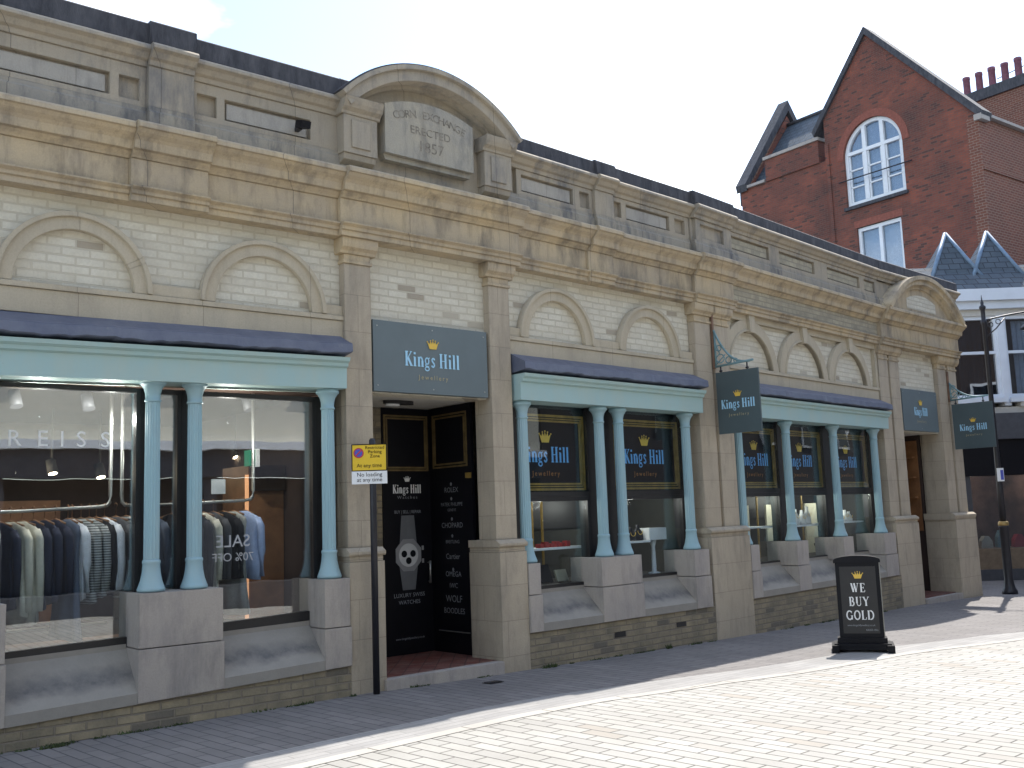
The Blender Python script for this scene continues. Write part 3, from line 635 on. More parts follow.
# upper lights of the jeweller: dark sign panels in gilt frames behind glass
def sign_light(i, a, b_, tc_):
    f = MB(); f.box(i, a, b_, -.30, -.235, .262, 1.298); f = f.build('sign_light', 'black', HALL)
    mb = MB()
    for (o_, w_) in ((0., .028), (.042, .014), (.068, .022)):
        A, B, C_, D_ = a+.01+o_, b_-.01-o_, .275+o_, 1.19-o_
        pp = -.232
        mb.box(i, A, A+w_, pp-.01, pp+.010, C_, D_); mb.box(i, B-w_, B, pp-.01, pp+.010, C_, D_)
        mb.box(i, A+w_, B-w_, pp-.01, pp+.009, C_, C_+w_); mb.box(i, A+w_, B-w_, pp-.01, pp+.009, D_-w_, D_)
    mb.build('gilt_frame', 'gold', f)
    ax, an = axes(i)
    logo(X(i, tc_, -.2345, .615), ax, an, .185, 'text_blue2', 'gold_bright', 'orange', f, .82, .2)
    MB().box(i, a, b_, -.205, -.195, .262, 1.298).build('pane', 'glass_shop', f)
    MB().box(i, a, b_, -.26, -.18, .201, .260).build('transom', 'black_frame', f)
sign_light(2, .421, 1.599, .90); sign_light(2, 2.101, 3.519, 2.78)
sign_light(3, .701, 1.969, 1.33); sign_light(3, 2.111, 3.499, 2.76); sign_light(3, 3.741, 5.239, 4.42)

# --- segmental pediment with the date plaque over the first doorway
ZC = 4.26; RAD = 1.61; CS = .86; ZCC = 4.82-RAD
def arcpts(cs, zc, r, a0, a1, n): return [(cs+r*math.cos(R(a0+(a1-a0)*k/n)), zc+r*math.sin(R(a0+(a1-a0)*k/n))) for k in range(n+1)]
aa = math.degrees(math.acos(1.20/RAD))
def arcband(mb, i, r0, r1, p0, p1, cs, zc, a0, a1, n=36): mb.ring(i, cs, zc, r0, r1, p0, p1, a0, a1, n)
mb = MB(); pl = [(CS-1.05, 3.60), (CS+1.05, 3.60)]+arcpts(CS, ZCC, RAD-.16, math.degrees(math.acos(1.05/(RAD-.16))), 180-math.degrees(math.acos(1.05/(RAD-.16))), 30)
mb.prism(1, pl, -.35, .06); mb.build('tympanum', 'parapet', HALL)
mb = MB()
arcband(mb, 1, RAD-.20, RAD-.165, -.35, .14, CS, ZCC, aa-1, 181-aa); arcband(mb, 1, RAD-.164, RAD-.05, -.35, .29, CS, ZCC, aa, 180-aa); arcband(mb, 1, RAD-.049, RAD, -.35, .33, CS, ZCC, aa, 180-aa)
PED = mb.build('arched_pediment', 'parapet', HALL)
mb = MB(); arcband(mb, 1, RAD+.001, RAD+.018, -.36, .31, CS, ZCC, aa, 180-aa); mb.build('coping', 'coping', HALL)
for a, b_ in ((-.29, .17), (1.55, 2.01)):
    mb = MB(); mb.box(1, a+.03, b_-.03, -.3, .20, 3.70, 4.10); mb.pprism(1, [(-.3, 3.698), (-.3, 3.60), (.10, 3.60), (.17, 3.64), (.185, 3.698)], a+.04, b_-.04)
    mb.pprism(1, [(-.3, 4.101), (.21, 4.101), (.22, 4.13), (.26, 4.16), (.28, 4.20), (.30, 4.262), (-.3, 4.262)], a, b_)
    mb.box(1, a+.12, b_-.12, .2, .215, 3.76, 4.05)
    mb.build('console_pier', 'parapet', HALL)
    x0, x1 = (a, b_)
    top = arcpts(CS, ZCC, RAD-.192, 0, 0, 1)
mb = MB(); pl = [(.24, 3.80), (1.42, 3.80)]+arcpts(.83, 2.94, 1.51, math.degrees(math.acos(.59/1.51)), 180-math.degrees(math.acos(.59/1.51)), 16)
mb.prism(1, pl, .0, .20); mb.prism(1, [(.27, 3.74), (1.39, 3.74), (1.42, 3.799), (.24, 3.799)], .0, .15)
PLQ = mb.build('date_plaque', 'plaque_stone', HALL)
ax1, an1 = axes(1)
txt = 'CORN EXCHANGE'; rr = 1.33
for k, ch in enumerate(txt):
    if ch == ' ': continue
    th = R(90+19-38*k/(len(txt)-1)); vx, vz = math.cos(th), math.sin(th)
    o_ = X(1, .83+rr*vx, .20, 2.94+rr*vz)
    axx = ax1*vz - ZA*vx; ayy = ax1*vx + ZA*vz
    put_text('carved_letter', ch, o_, axx, ayy, an1, .125, 'carved', PLQ, 1.0, .003)
put_text('carved_letter', 'ERECTED', X(1, .83, .20, 4.08), ax1, ZA, an1, .125, 'carved', PLQ, 1.05, .003)
put_text('carved_letter', '1857', X(1, .83, .20, 3.90), ax1, ZA, an1, .17, 'carved', PLQ, 1.05, .003)

# --- small segmental pediment over the far doorway
C2, HW2, RISE = 1.22, 1.62, .76
R2 = (HW2**2+RISE**2)/(2*RISE); Z2 = 3.54+RISE-R2; a2 = math.degrees(math.asin((3.55-Z2)/R2))
mb = MB(); r_ = R2-.16; a3 = math.degrees(math.asin((3.545-Z2)/r_))
mb.prism(4, [(C2-r_*math.cos(R(a3)), 3.545)]+[(C2+r_*math.cos(R(a3)), 3.545)]+arcpts(C2, Z2, r_, a3, 180-a3, 30)[1:-1], -.2, .16); mb.build('tympanum', 'cornice', HALL)
MB().prism(4, [(C2-.62, 3.64), (C2+.62, 3.64)]+arcpts(C2, Z2, R2-.36, math.degrees(math.acos(.62/(R2-.36))), 180-math.degrees(math.acos(.62/(R2-.36))), 14), .05, .166).build('sunk_panel', 'cream_brick', HALL)
mb = MB()
arcband(mb, 4, R2-.24, R2-.17, -.2, .20, C2, Z2, a2+3, 177-a2); arcband(mb, 4, R2-.169, R2-.08, -.2, .28, C2, Z2, a2+1, 179-a2); arcband(mb, 4, R2-.079, R2, -.2, .33, C2, Z2, a2, 180-a2)
mb.build('arched_pediment', 'cornice', HALL)
# --- body of the building: end wall, back wall, roof
def quadwall(name, pts, z0, z1, mat):
    mb = MB()
    for a, b_ in zip(pts, pts[1:]):
        ids = [mb.add((a[0], a[1], z0), (0, z0)), mb.add((b_[0], b_[1], z0), ((Vector(b_)-Vector(a)).length, z0)), mb.add((b_[0], b_[1], z1), ((Vector(b_)-Vector(a)).length, z1)), mb.add((a[0], a[1], z1), (0, z1))]
        mb.face(ids)
    return mb.build(name, mat, HALL)
def X2(i, s, p): q = X(i, s, p, 0); return (q.x, q.y)
MB().box(15, .10, .40, -8., -.49, -2.1, 4.2).build('end_wall', 'cream_brick', HALL)
MB().box(0, -9, -8.7, -8., -.36, -1.9, 4.2).build('end_wall', 'cream_brick', HALL)
mb = MB(); path = [(0, -9), (11, 0), (12, 0), (13, 0), (14, 0), (15, .4)]
a = [mb.w(i, s, -8., -2) for i, s in path]; b_ = [mb.w(i, s, -8., 4.2) for i, s in path]; c = [mb.w(i, s, -.3, 4.02) for i, s in path]; d_ = [mb.w(i, s, -8., 4.02) for i, s in path]
for k in range(5): mb.face((a[k], a[k+1], b_[k+1], b_[k]))
mb.build('back_wall', 'cream_brick', HALL)
mb = MB(); c = [mb.w(i, s, -.25, 4.02) for i, s in path]; d_ = [mb.w(i, s, -8., 4.02) for i, s in path]
for k in range(5): mb.face((c[k], c[k+1], d_[k+1], d_[k]))
mb.build('flat_roof', 'lead', HALL)

# ================================================================== DOORWAYS
# first doorway: soffit, floor, brick back wall, dark door and glazed side screen
MB().box(1, .157, 1.73, -1.45, -.095, 1.305, 1.36).build('door_soffit', 'soffit', HALL)
MB().box(1, .10, 1.80, -1.45, .0, -1.75, -1.55).build('porch_floor', 'tile', HALL)
MB().box(1, .17, 1.68, .002, .135, (-1.76, -1.76), -1.552).build('door_step', 'grey_stone', HALL)
MB().box(1, .0, 1.078, -1.5, -1.25, -1.549, 1.304).build('porch_wall', 'plinth_brick', HALL)
MB().box(1, .0, .156, -1.249, -.30, -1.549, 1.304).build('porch_wall', 'cream_brick', HALL)
DR = MB().box(1, 1.08, 1.76, -1.30, -1.235, -1.548, 1.303).build('door', 'black', HALL)
ax1, an1 = axes(1)
def gilt_rect(i, a, b_, z0, z1, p, parent, w_=.02, gap=.03):
    mb = MB()
    for o_ in (0, gap):
        A, B, C_, D_ = a+o_, b_-o_, z0+o_, z1-o_
        mb.box(i, A, A+w_, p, p+.012, C_, D_); mb.box(i, B-w_, B, p, p+.012, C_, D_); mb.box(i, A+w_, B-w_, p, p+.011, C_, C_+w_); mb.box(i, A+w_, B-w_, p, p+.011, D_-w_, D_)
    return mb.build('gilt_frame', 'dark_gold', parent)
gilt_rect(1, 1.10, 1.73, .56, 1.22, -1.234, DR)
pc = 1.42
def dt(s_, z, size, mat='text_grey', xs=1., sp=1.): put_text('door_lettering', s_, X(1, pc, -1.234, z), ax1, ZA, an1, size, mat, DR, xs, .004, sp=sp)
crown(X(1, pc, -1.234, .435), ax1, ZA, an1, .09, 'text_white', DR, .004)
serif('name_lettering', 'Kings Hill', X(1, pc, -1.234, .30), ax1, ZA, an1, .10, 'text_white', DR, .74, .004)
dt('Watches', .235, .05, xs=1.2, sp=1.4); dt('BUY | SELL | REPAIR', .065, .052, xs=.85)
dt('LUXURY SWISS', -.90, .065); dt('WATCHES', -.98, .065); dt('www.kingshilljewellery.co.uk', -1.38, .035)
# watch poster on the door: strap, case, dial, three sub-dials, crown and pushers
def disc(i, s, z, r, p0, p1, n=32, rx=1.): return [(s+r*rx*math.cos(2*math.pi*k/n), z+r*math.sin(2*math.pi*k/n)) for k in range(n)]
M['watch_a'] = plain('watch_strap_grey', (.13, .135, .145), .6, 0, .1); M['watch_b'] = plain('watch_case_grey', (.27, .27, .275), .5, 0, .1); M['watch_c'] = plain('watch_dial_pale', (.55, .55, .55), .6, 0, .08)
wz = -.42
mb = MB(); mb.prism(1, [(pc-.09, wz+.46), (pc-.12, wz+.14), (pc+.12, wz+.14), (pc+.09, wz+.46)], -1.234, -1.2325); WT = mb.build('watch_picture', 'watch_a', DR)
MB().prism(1, [(pc-.09, wz-.40), (pc+.09, wz-.40), (pc+.13, wz-.12), (pc-.13, wz-.12)], -1.234, -1.2325).build('lower_strap', 'watch_a', WT)
mb = MB(); mb.prism(1, [(pc+.195*math.cos(R(22.5+45*k)), wz+.2*math.sin(R(22.5+45*k))) for k in range(8)], -1.2324, -1.231); mb.box(1, pc+.19, pc+.22, -1.2324, -1.231, wz+.05, wz+.10); mb.box(1, pc+.19, pc+.22, -1.2324, -1.231, wz-.10, wz-.05); mb.build('watch_case', 'watch_b', WT)
MB().prism(1, disc(1, pc, wz, .135, 0, 0), -1.2309, -1.2298).build('watch_dial', 'watch_c', WT)
mb = MB()
for (dx, dz) in ((-.062, .015), (.062, .015), (0, -.065)): mb.prism(1, disc(1, pc+dx, wz+dz, .04, 0, 0, 20), -1.2297, -1.2288)
mb.build('watch_subdial', 'black', WT)
# handle
q0 = X(1, 1.705, -1.20, -.50); q1 = X(1, 1.705, -1.20, -.76)
mb = MB(); mb.tube([q0, q1], .014); mb.tube([X(1, 1.705, -1.235, -.52), X(1, 1.705, -1.20, -.52)], .01); mb.tube([X(1, 1.705, -1.235, -.74), X(1, 1.705, -1.20, -.74)], .01); mb.build('handle', 'steel', DR)
# glazed side screen on the right of the porch, seen across the opening
SS = MB().box(1, 1.76, 1.80, -1.25, -.43, -1.548, 1.303).build('side_screen', 'black', HALL)
o_ = Vector(X(1, 1.76, 0, 0)); tx = Vector((-ax1.x, -ax1.y, 0))
def sbox(a, b_, z0, z1, th, name, mat, par): return MB().wbox(o_, an1, ZA, tx, a, b_, z0, z1, 0, th).build(name, mat, par)
mb = MB()
for g_ in (0, .035):
    a, b_, c, d_ = -1.16+g_, -.50-g_, .58+g_, 1.22-g_
    mb.wbox(o_, an1, ZA, tx, a, a+.02, c, d_, .001, .012); mb.wbox(o_, an1, ZA, tx, b_-.02, b_, c, d_, .001, .012); mb.wbox(o_, an1, ZA, tx, a+.02, b_-.02, c, c+.02, .001, .011); mb.wbox(o_, an1, ZA, tx, a+.02, b_-.02, d_-.02, d_, .001, .011)
mb.build('gilt_frame', 'dark_gold', SS)
sbox(-.49, -.44, .44, .50, .05, 'bracket', 'gold', SS)
sbox(-1.12, -.54, -1.31, -1.298, .012, 'rail', 'steel', SS)
for s_, z, sz in (('ROLEX', .29, .085), ('PATEK PHILIPPE', .13, .06), ('GENEVE', .07, .045), ('CHOPARD', -.12, .085), ('BREITLING', -.30, .055), ('Cartier', -.48, .09), ('OMEGA', -.68, .085), ('IWC', -.81, .08), ('WOLF', -.97, .11), ('BOODLES', -1.10, .09)):
    put_text('brand_lettering', s_, o_-an1*.82+ZA*z, an1, ZA, tx, sz, 'text_grey', SS, 1., .004)
for z in (.385, .215, -.02, -.215, -.60):
    mb = MB(); mb.wprism(o_-an1*.82+ZA*z, an1, ZA, tx, [(.018*math.cos(2*math.pi*k/5+1.57)*(1 if k % 1 == 0 else .5), .022*math.sin(2*math.pi*k/5+1.57)) for k in range(5)], .003, .006); mb.build('brand_emblem', 'text_grey', SS)
# far doorway
MB().box(4, .42, 2.05, -1.6, -.345, 1.305, 1.36).build('door_soffit', 'soffit', HALL)
MB().box(4, .35, 2.1, -1.6, -.01, -2.1, -1.78).build('porch_floor', 'tile', HALL)
MB().box(4, .50, 2.02, .0, .13, -2.1, -1.795).build('door_step', 'grey_stone', HALL)
MB().box(4, 2.051, 2.35, -1.6, -.50, -1.78, 1.304).build('porch_wall', 'dark_room', HALL)
D2 = MB().box(4, .35, 2.05, -1.66, -1.58, -1.779, 1.303).build('door', 'black', HALL)
gilt_rect(4, 1.15, 1.95, .5, 1.2, -1.579, D2)
# warm shelves just inside the far doorway
SH = thing('wall_shelf_unit', X(4, 2.0, -1.0, -1.7), 'narrow brown shelf unit inside the far doorway by the corner', 'shelf')
MB().box(4, 2.03, 2.05, -1.5, -.55, -.6, 1.2).build('back_board', 'wood', SH)
for z in (-.4, .05, .45, .85): MB().box(4, 1.90, 2.03, -1.45, -.6, z, z+.03).build('shelf', 'wood', SH)
for k, z in enumerate((-.37, .08, .48, .88)):
    for p in (-1.3, -1.05, -.8):
        c = X(4, 1.96, p, z)
        tag(MB().lathe((c.x, c.y, z), [(.03, 0), (.05, .03), (.055, .12), (.03, .18), (.028, .22)], 12).build('vase', 'wood' if (k+int(p*20)) % 2 else 'pale_wood'), ('deepest ', 'middle ', 'nearest ')[[-1.3, -1.05, -.8].index(p)]+'small brown vase on the '+('lowest', 'second', 'third', 'highest')[k]+' shelf inside the far doorway', 'vase', 'vases inside the far doorway')
# oval lamp fixture under the first soffit
c = X(1, .90, -.62, 1.30)
LF = thing('porch_light', c, 'flat dark oval light fitting under the porch ceiling of the near doorway', 'light')
mb = MB(); a_ = []
for k in range(24):
    t_ = 2*math.pi*k/24; a_.append((.20*math.cos(t_), .075*math.sin(t_)))
mb.wprism(X(1, .90, -.62, 1.265), ax1, an1, ZA, a_, 0, .038); mb.build('housing', 'black_frame', LF)
MB().wprism(X(1, .82, -.62, 1.245), ax1, an1, ZA, [(x*.45, y*.7) for x, y in a_], 0, .019).build('lens', 'white', LF)

# ================================================================== SIGNS
def sign_board(name, i, a, b_, z0, z1, p0, p1, label, h, base, xs):
    t_ = thing(name, X(i, (a+b_)/2, p1, z0), label, 'sign')
    MB().box(i, a, b_, p0, p1, z0, z1).build('panel', 'teal', t_)
    ax, an = axes(i); c_ = (a+b_)/2
    logo(X(i, c_, p1, base), ax, an, h, 'text_blue', 'gold_bright', 'text_brass', t_, xs)
    mb = MB()
    for (u, v) in ((a+.05, z0+.06), (a+.05, z1-.06), (b_-.05, z0+.06), (b_-.05, z1-.06), (c_, z0+.05), (c_, z1-.05)):
        mb.prism(i, [(u+.008*math.cos(k), v+.008*math.sin(k)) for k in (0, 1.05, 2.1, 3.14, 4.2, 5.25)], p1, p1+.004)
    s_ = mb.build('screws', 'steel', t_)
    return t_
sign_board('shop_sign', 1, .185, 1.70, 1.312, 2.055, -.088, -.015, 'wide blue-grey sign board with gold crown over the near doorway', .155, 1.60, .86)
sign_board('shop_sign', 4, .45, 1.93, 1.32, 2.11, -.30, -.015, 'blue-grey sign board with gold crown over the far doorway', .155, 1.62, .66)
def hanging_sign(i, s0, p0, p1, z0, z1, label, zt, yb):
    t3, n3 = axes(i); o0 = X(i, s0, 0, 0)
    t_ = thing('hanging_sign', X(i, s0, 0, z1+.1), label, 'sign', 'hanging signs on brackets')
    th = .03
    MB().wbox(o0, n3, ZA, -t3, p0, p1, z0, z1, -th/2, th/2).build('panel', 'teal_dark', t_)
    pm = (p0+p1)/2; h = .125
    for sgn in (1, -1):
        logo(o0+n3*pm-t3*sgn*(th/2)+ZA*(z0+.40*(z1-z0)), n3*sgn, -t3*sgn, h, 'text_blue', 'gold_bright', 'text_brass', t_, .78)
    # bracket: wall bar, top sweep, scroll work, two hangers
    P_ = lambda p, z: o0+n3*p+ZA*z
    mb = MB(); mb.wbox(o0, n3, ZA, -t3, .0, .03, z1+.06, zt, -.02, .02); bar = mb.build('wall_bar', 'rust', t_)
    zb = z1+.09; zt2 = zt-.25; pe = p1-.13
    top = [P_(.03+(pe-.03)*u, zb+.02+(zt2-zb)*(1-u)**2.6) for u in [k/14 for k in range(15)]]
    mb = MB(); mb.tube(top, .016); mb.tube([P_(.03, zb), P_(pe+.06, zb+.03)], .016); mb.tube([P_(.045, zb), P_(.045, zt2)], .014); mb.build('arm', 'green_iron', t_)
    mb = MB()
    for (c0, cz_, r_) in ((.12, .11, .062), (.25, .075, .045), (.10, .26, .040), (.36, .055, .028)):
        mb.tube([P_(c0+r_*math.cos(a), zb+cz_+r_*math.sin(a)) for a in [2*math.pi*k/14 for k in range(15)]], .009, 6)
    mb.tube([P_(.05, zb+.03), P_(.2, zb+.16)], .008, 6); mb.tube([P_(.05, zb+.35), P_(.11, zb+.18)], .008, 6)
    mb.build('scroll_work', 'green_iron', t_)
    for p in (p0+.08, p1-.17):
        mb = MB(); mb.tube([P_(p, z1-.03), P_(p, zb+.01)], .011, 6); mb.tube([P_(p-.02, z1+.02), P_(p+.02, z1+.02)], .014, 6); mb.build('hanger', 'iron', t_)
hanging_sign(3, -.02, .035, .705, 1.02, 1.89, 'dark teal hanging sign on a scroll bracket between the middle and far window bays', 2.74, 0)
hanging_sign(15, -.0, .05, .84, .985, 1.885, 'dark teal hanging sign at the far corner, in front of the lamp post', 2.56, 0)
# parking sign
PK = thing('parking_sign', (-1.40, 9.975, -1.65), 'yellow and white parking restriction plates on a slim black post beside the near doorway', 'sign')
MB().lathe((-1.40, 9.975, 0), [(.033, -1.66), (.033, .78), (.02, .80)], 16).build('post', 'iron', PK)
px = Vector((.995, .10, 0)); pn = Vector((.10, -.995, 0)); po = Vector((-1.425, 9.93, 0))
Y = MB().wbox(po, px, ZA, pn, -.172, .172, .48, .742, 0, .006).build('yellow_plate', 'yellow', PK)
mb = MB()
for (a, b_, c, d_) in ((-.172, .172, .733, .742), (-.172, .172, .478, .486), (-.172, -.163, .486, .733), (.163, .172, .486, .733)): mb.wbox(po, px, ZA, pn, a, b_, c, d_, .006, .008)
mb.build('plate_border', 'black', Y)
Wp = MB().wbox(po, px, ZA, pn, -.172, .172, .352, .476, 0, .006).build('white_plate', 'white', PK)
def rnd(cx_, cz_, r_, n=28): return [(cx_+r_*math.cos(2*math.pi*k/n), cz_+r_*math.sin(2*math.pi*k/n)) for k in range(n)]
DSC = MB().wprism(po, px, ZA, pn, rnd(-.103, .655, .05), .006, .0085).build('sign_disc', 'red', Y); MB().wprism(po, px, ZA, pn, rnd(-.103, .655, .038), .0086, .0095).build('disc_centre', 'blue', DSC)
MB().wbox(po-px*.103+ZA*.655, (px+ZA).normalized(), (ZA-px).normalized(), pn, -.042, .042, -.006, .006, .0096, .0105).build('disc_bar', 'red', DSC)
for s_, x_, z, sz in (('Restricted', .055, .692, .045), ('Parking', .055, .65, .045), ('Zone', .055, .608, .045), ('At any time', .0, .515, .052)):
    put_text('lettering', s_, po+px*x_+ZA*z, px, ZA, pn, sz, 'black', Y, 1., .0095)
for s_, z in (('No loading', .425), ('at any time', .375)): put_text('lettering', s_, po+ZA*z, px, ZA, pn, .055, 'black', Wp, 1., .0085)
# pavement board
th_ = R(-17); bx = Vector((math.cos(th_), math.sin(th_), 0)); bn = Vector((math.sin(th_), -math.cos(th_), 0)); bo = Vector((4.06, 12.36, gz(4.06, 12.36)+.006))
BD = thing('pavement_board', bo, 'black arched pavement sign board with gold crown standing on the kerb', 'sign')
mb = MB()
mb.wbox(bo, bx, bn, ZA, -.32, .32, -.16, .16, .03, .10); mb.wbox(bo, bx, bn, ZA, -.28, .28, -.10, .10, .10, .16); mb.build('base', 'black', BD)
for (a, b_) in ((-.35, -.27), (.27, .35)):
    mb = MB(); mb.wbox(bo, bx, bn, ZA, a, b_, -.22, .22, .0, .085); mb.build('foot', 'black', BD)
lean = (ZA*1.0-bn*.05).normalized()
bf = bo+ZA*.15+bn*.03
def archpoly(hw, h, rise, n=12): return [(-hw, 0), (hw, 0)]+[(hw*math.cos(math.pi*k/n), h+rise*math.sin(math.pi*k/n)) for k in range(n+1)]
MB().wprism(bf, bx, lean, bn, archpoly(.25, .90, .055), -.03, .03).build('frame', 'black', BD)
MB().wprism(bf+bx*.012, bx, lean, bn, archpoly(.25, .885, .05), -.085, -.031).build('back_panel', 'steel', BD)
MB().wprism(bf, bx, lean, bn, archpoly(.247, .897, .052), .031, .036).build('front_cover', 'black', BD)
CP = MB(); pp_ = [(-.268, .885), (.268, .885)]+[(.268*math.cos(math.pi*k/14), .915+.055*math.sin(math.pi*k/14)) for k in range(15)]; CP.wprism(bf, bx, lean, bn, pp_, -.09, .05); CP.build('arched_cap', 'black', BD)
FP = MB().wbox(bf, bx, lean, bn, -.205, .205, .06, .84, .037, .041).build('poster', 'black_frame', BD)
bt = bf+bn*.041
crown(bt+lean*.70, bx, lean, bn, .12, 'gold_bright', FP, .003)
for s_, z in (('WE', .54), ('BUY', .38), ('GOLD', .22)): serif('headline_lettering', s_, bt+lean*z, bx, lean, bn, .104, 'text_white', FP, .84, .003)
put_text('small_lettering', 'www.kingshilljewellery.co.uk', bt+lean*.145, bx, lean, bn, .03, 'text_grey', FP, .9, .003)
put_text('small_lettering', 'KINGS HILL', bt+bx*.12+lean*.09, bx, lean, bn, .03, 'text_grey', FP, .9, .003)
# parapet floodlight
FL = thing('security_camera', X(0, -.70, .12, 3.89), 'small black camera box fixed to the parapet left of the date plaque', 'camera')
mb = MB(); a0x, a0n = axes(0); mb.wbox(X(0, -.70, .16, 3.89), a0x, (a0n-ZA*.3).normalized(), (ZA+a0n*.3).normalized(), -.05, .05, -.04, .10, -.035, .035); mb.build('housing', 'black', FL)
MB().wbox(X(0, -.70, .06, 3.87), a0x, a0n, ZA, -.02, .02, -.01, .08, -.02, .02).build('mount', 'iron', FL)

# ================================================================== LAMP POST
lx, ly = 9.93, 20.92; lz = gz(lx, ly)
LP = thing('lamp_post', (lx, ly, lz), 'tall black street lamp post with brass band and scroll bracket by the far corner', 'street lamp')
MB().lathe((lx, ly, 0), [(.15, lz), (.15, lz+.06), (.115, lz+.12), (.10, lz+.2), (.085, lz+.3), (.085, -.62), (.10, -.60), (.10, -.57)], 20).build('lower_post', 'iron', LP)
MB().lathe((lx, ly, 0), [(.10, -.57), (.105, -.55), (.10, -.50), (.08, -.48)], 20).build('collar', 'brasspaint', LP)
MB().lathe((lx, ly, 0), [(.065, -.48), (.06, .2), (.05, 1.2), (.045, 3.6), (.06, 3.62), (.06, 3.68), (.045, 3.7), (.045, 3.92), (.065, 3.95), (.065, 3.99), (.03, 4.02), (.035, 4.07), (.015, 4.12), (.004, 4.24)], 20).build('shaft', 'iron', LP)
mb = MB(); pts = [(lx+.04+1.35*u, ly, 3.70+.16*math.sin(u*math.pi*.55)) for u in [k/12 for k in range(13)]]; mb.tube(pts, .018); mb.tube([(lx+.04, ly, 3.35), (lx+.25, ly, 3.52), (lx+.45, ly, 3.73)], .013)
for (a, b_, r_) in ((.13, 3.60, .055), (.30, 3.66, .05)): mb.tube([(lx+a+r_*math.cos(t_), ly, b_+r_*math.sin(t_)) for t_ in [2*math.pi*k/14 for k in range(15)]], .009, 6)
mb.build('bracket', 'iron', LP)
LN = MB().lathe((lx+1.02, ly, 0), [(.02, 3.82), (.05, 3.74), (.07, 3.70), (.10, 3.66), (.16, 3.60), (.24, 3.53), (.25, 3.50), (.22, 3.49)], 20).build('lantern', 'iron', LP)
MB().lathe((lx+1.02, ly, 0), [(.20, 3.489), (.17, 3.38), (.08, 3.32), (.01, 3.31)], 20).build('lamp_bowl', 'glass_far', LN)
STK = thing('notice_sticker', (lx, ly-.07, .5), 'small white and blue notice fixed to the lamp post', 'notice')
MB().wbox((lx+.015, ly-.07, 0), (1, 0, 0), ZA, (0, -1, 0), -.08, .06, .33, .60, 0, .006).build('plate', 'white', STK)
MB().wbox((lx+.015, ly-.07, 0), (1, 0, 0), ZA, (0, -1, 0), -.01, .05, .36, .56, .006, .008).build('blue_panel', 'blue', STK)

# ================================================================== CLOTHES SHOP INTERIOR
mb = MB(); i = 0
def room(i, s0, s1, p0, p1, z0, z1, wall, floor, ceil, name='shop_interior'):
    t_ = MB().box(i, s0, s1, p1-.05, p1, z0, z1).build(name, wall, HALL)
    MB().box(i, s0-.05, s0, p1, p0, z0, z1).build('side_wall', wall, t_); MB().box(i, s1, s1+.05, p1, p0, z0, z1).build('side_wall', wall, t_)
    MB().box(i, s0, s1, p1, p0, z0-.05, z0).build('floor', floor, t_); MB().box(i, s0, s1, p1, p0, z1, z1+.05).build('ceiling', ceil, t_)
    return t_
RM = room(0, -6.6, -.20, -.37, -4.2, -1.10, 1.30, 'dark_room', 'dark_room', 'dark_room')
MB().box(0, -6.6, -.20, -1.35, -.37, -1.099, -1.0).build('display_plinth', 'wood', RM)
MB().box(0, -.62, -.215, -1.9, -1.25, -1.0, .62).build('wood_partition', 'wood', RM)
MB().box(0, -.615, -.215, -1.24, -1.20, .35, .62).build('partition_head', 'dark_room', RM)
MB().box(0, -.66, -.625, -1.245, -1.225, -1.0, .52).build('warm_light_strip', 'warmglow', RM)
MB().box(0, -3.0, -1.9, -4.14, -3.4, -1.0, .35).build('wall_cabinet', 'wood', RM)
def ipt(s, p, z, e, i=0, r=.05, col=(1, .78, .55)):
    l = bpy.data.lights.new('added_shop_light', 'POINT'); l.energy = e; l.shadow_soft_size = r; l.color = col
    o = bpy.data.objects.new('added_shop_light', l); COL.objects.link(o); o.location = X(i, s, p, z)
# ceiling spotlights
a0x, a0n = axes(0)
def spot(s, p, z, lit, label, i=0):
    c = X(i, s, p, z); ax, an = axes(i)
    t_ = thing('ceiling_spotlight', c, label, 'spotlight', 'ceiling spotlights in the clothes shop')
    d = (an*.35-ZA+ax*.1).normalized(); u = d.cross(ax).normalized(); v = d.cross(u)
    k = 12; mb = MB()
    A = [mb.add(c+u*.05*math.cos(2*math.pi*j/k)+v*.05*math.sin(2*math.pi*j/k)-d*.09) for j in range(k)]
    B = [mb.add(c+u*.055*math.cos(2*math.pi*j/k)+v*.055*math.sin(2*math.pi*j/k)+d*.06) for j in range(k)]
    for j in range(k): mb.face((A[j], A[(j+1) % k], B[(j+1) % k], B[j]), True)
    mb.face(A[::-1]); mb.face(B); mb.tube([c-d*.02, (c.x, c.y, max(1.29, z+.12))], .012, 6); mb.build('housing', 'spot_grey' if not lit else 'room', t_)
    mb = MB(); B = [mb.add(c+u*.042*math.cos(2*math.pi*j/k)+v*.042*math.sin(2*math.pi*j/k)+d*.063) for j in range(k)]; mb.face(B); mb.build('bulb', 'glow' if lit else 'spot_grey', t_)
spot(-3.02, -.75, 1.15, 0, 'grey ceiling spotlight, leftmost at the top of the clothes shop window')
spot(-2.41, -.75, 1.15, 0, 'grey ceiling spotlight just left of the pair of blue columns')
spot(-.85, -.75, 1.20, 0, 'grey ceiling spotlight above the right-hand clothes window')
spot(-2.24, -2.5, .66, 1, 'lit spotlight deep in the clothes shop, above the grey and navy garments')
spot(-1.75, -2.5, .62, 1, 'lit spotlight deep in the shop just left of the pair of blue columns')
spot(-.20, -2.5, .85, 1, 'lit spotlight beside the green exit sign')
ipt(-2.9, -.42, .98, 10, r=.008, col=(1, .92, .82)); ipt(-2.3, -.42, .98, 10, r=.008, col=(1, .92, .82)); ipt(-1.2, -.42, .98, 11, r=.008, col=(1, .9, .78)); ipt(-1.2, -2.8, .7, 4, r=.01); ipt(-2.6, -2.4, .6, 3, r=.01)  # lights near the glass are added fill for the garments, without fixtures
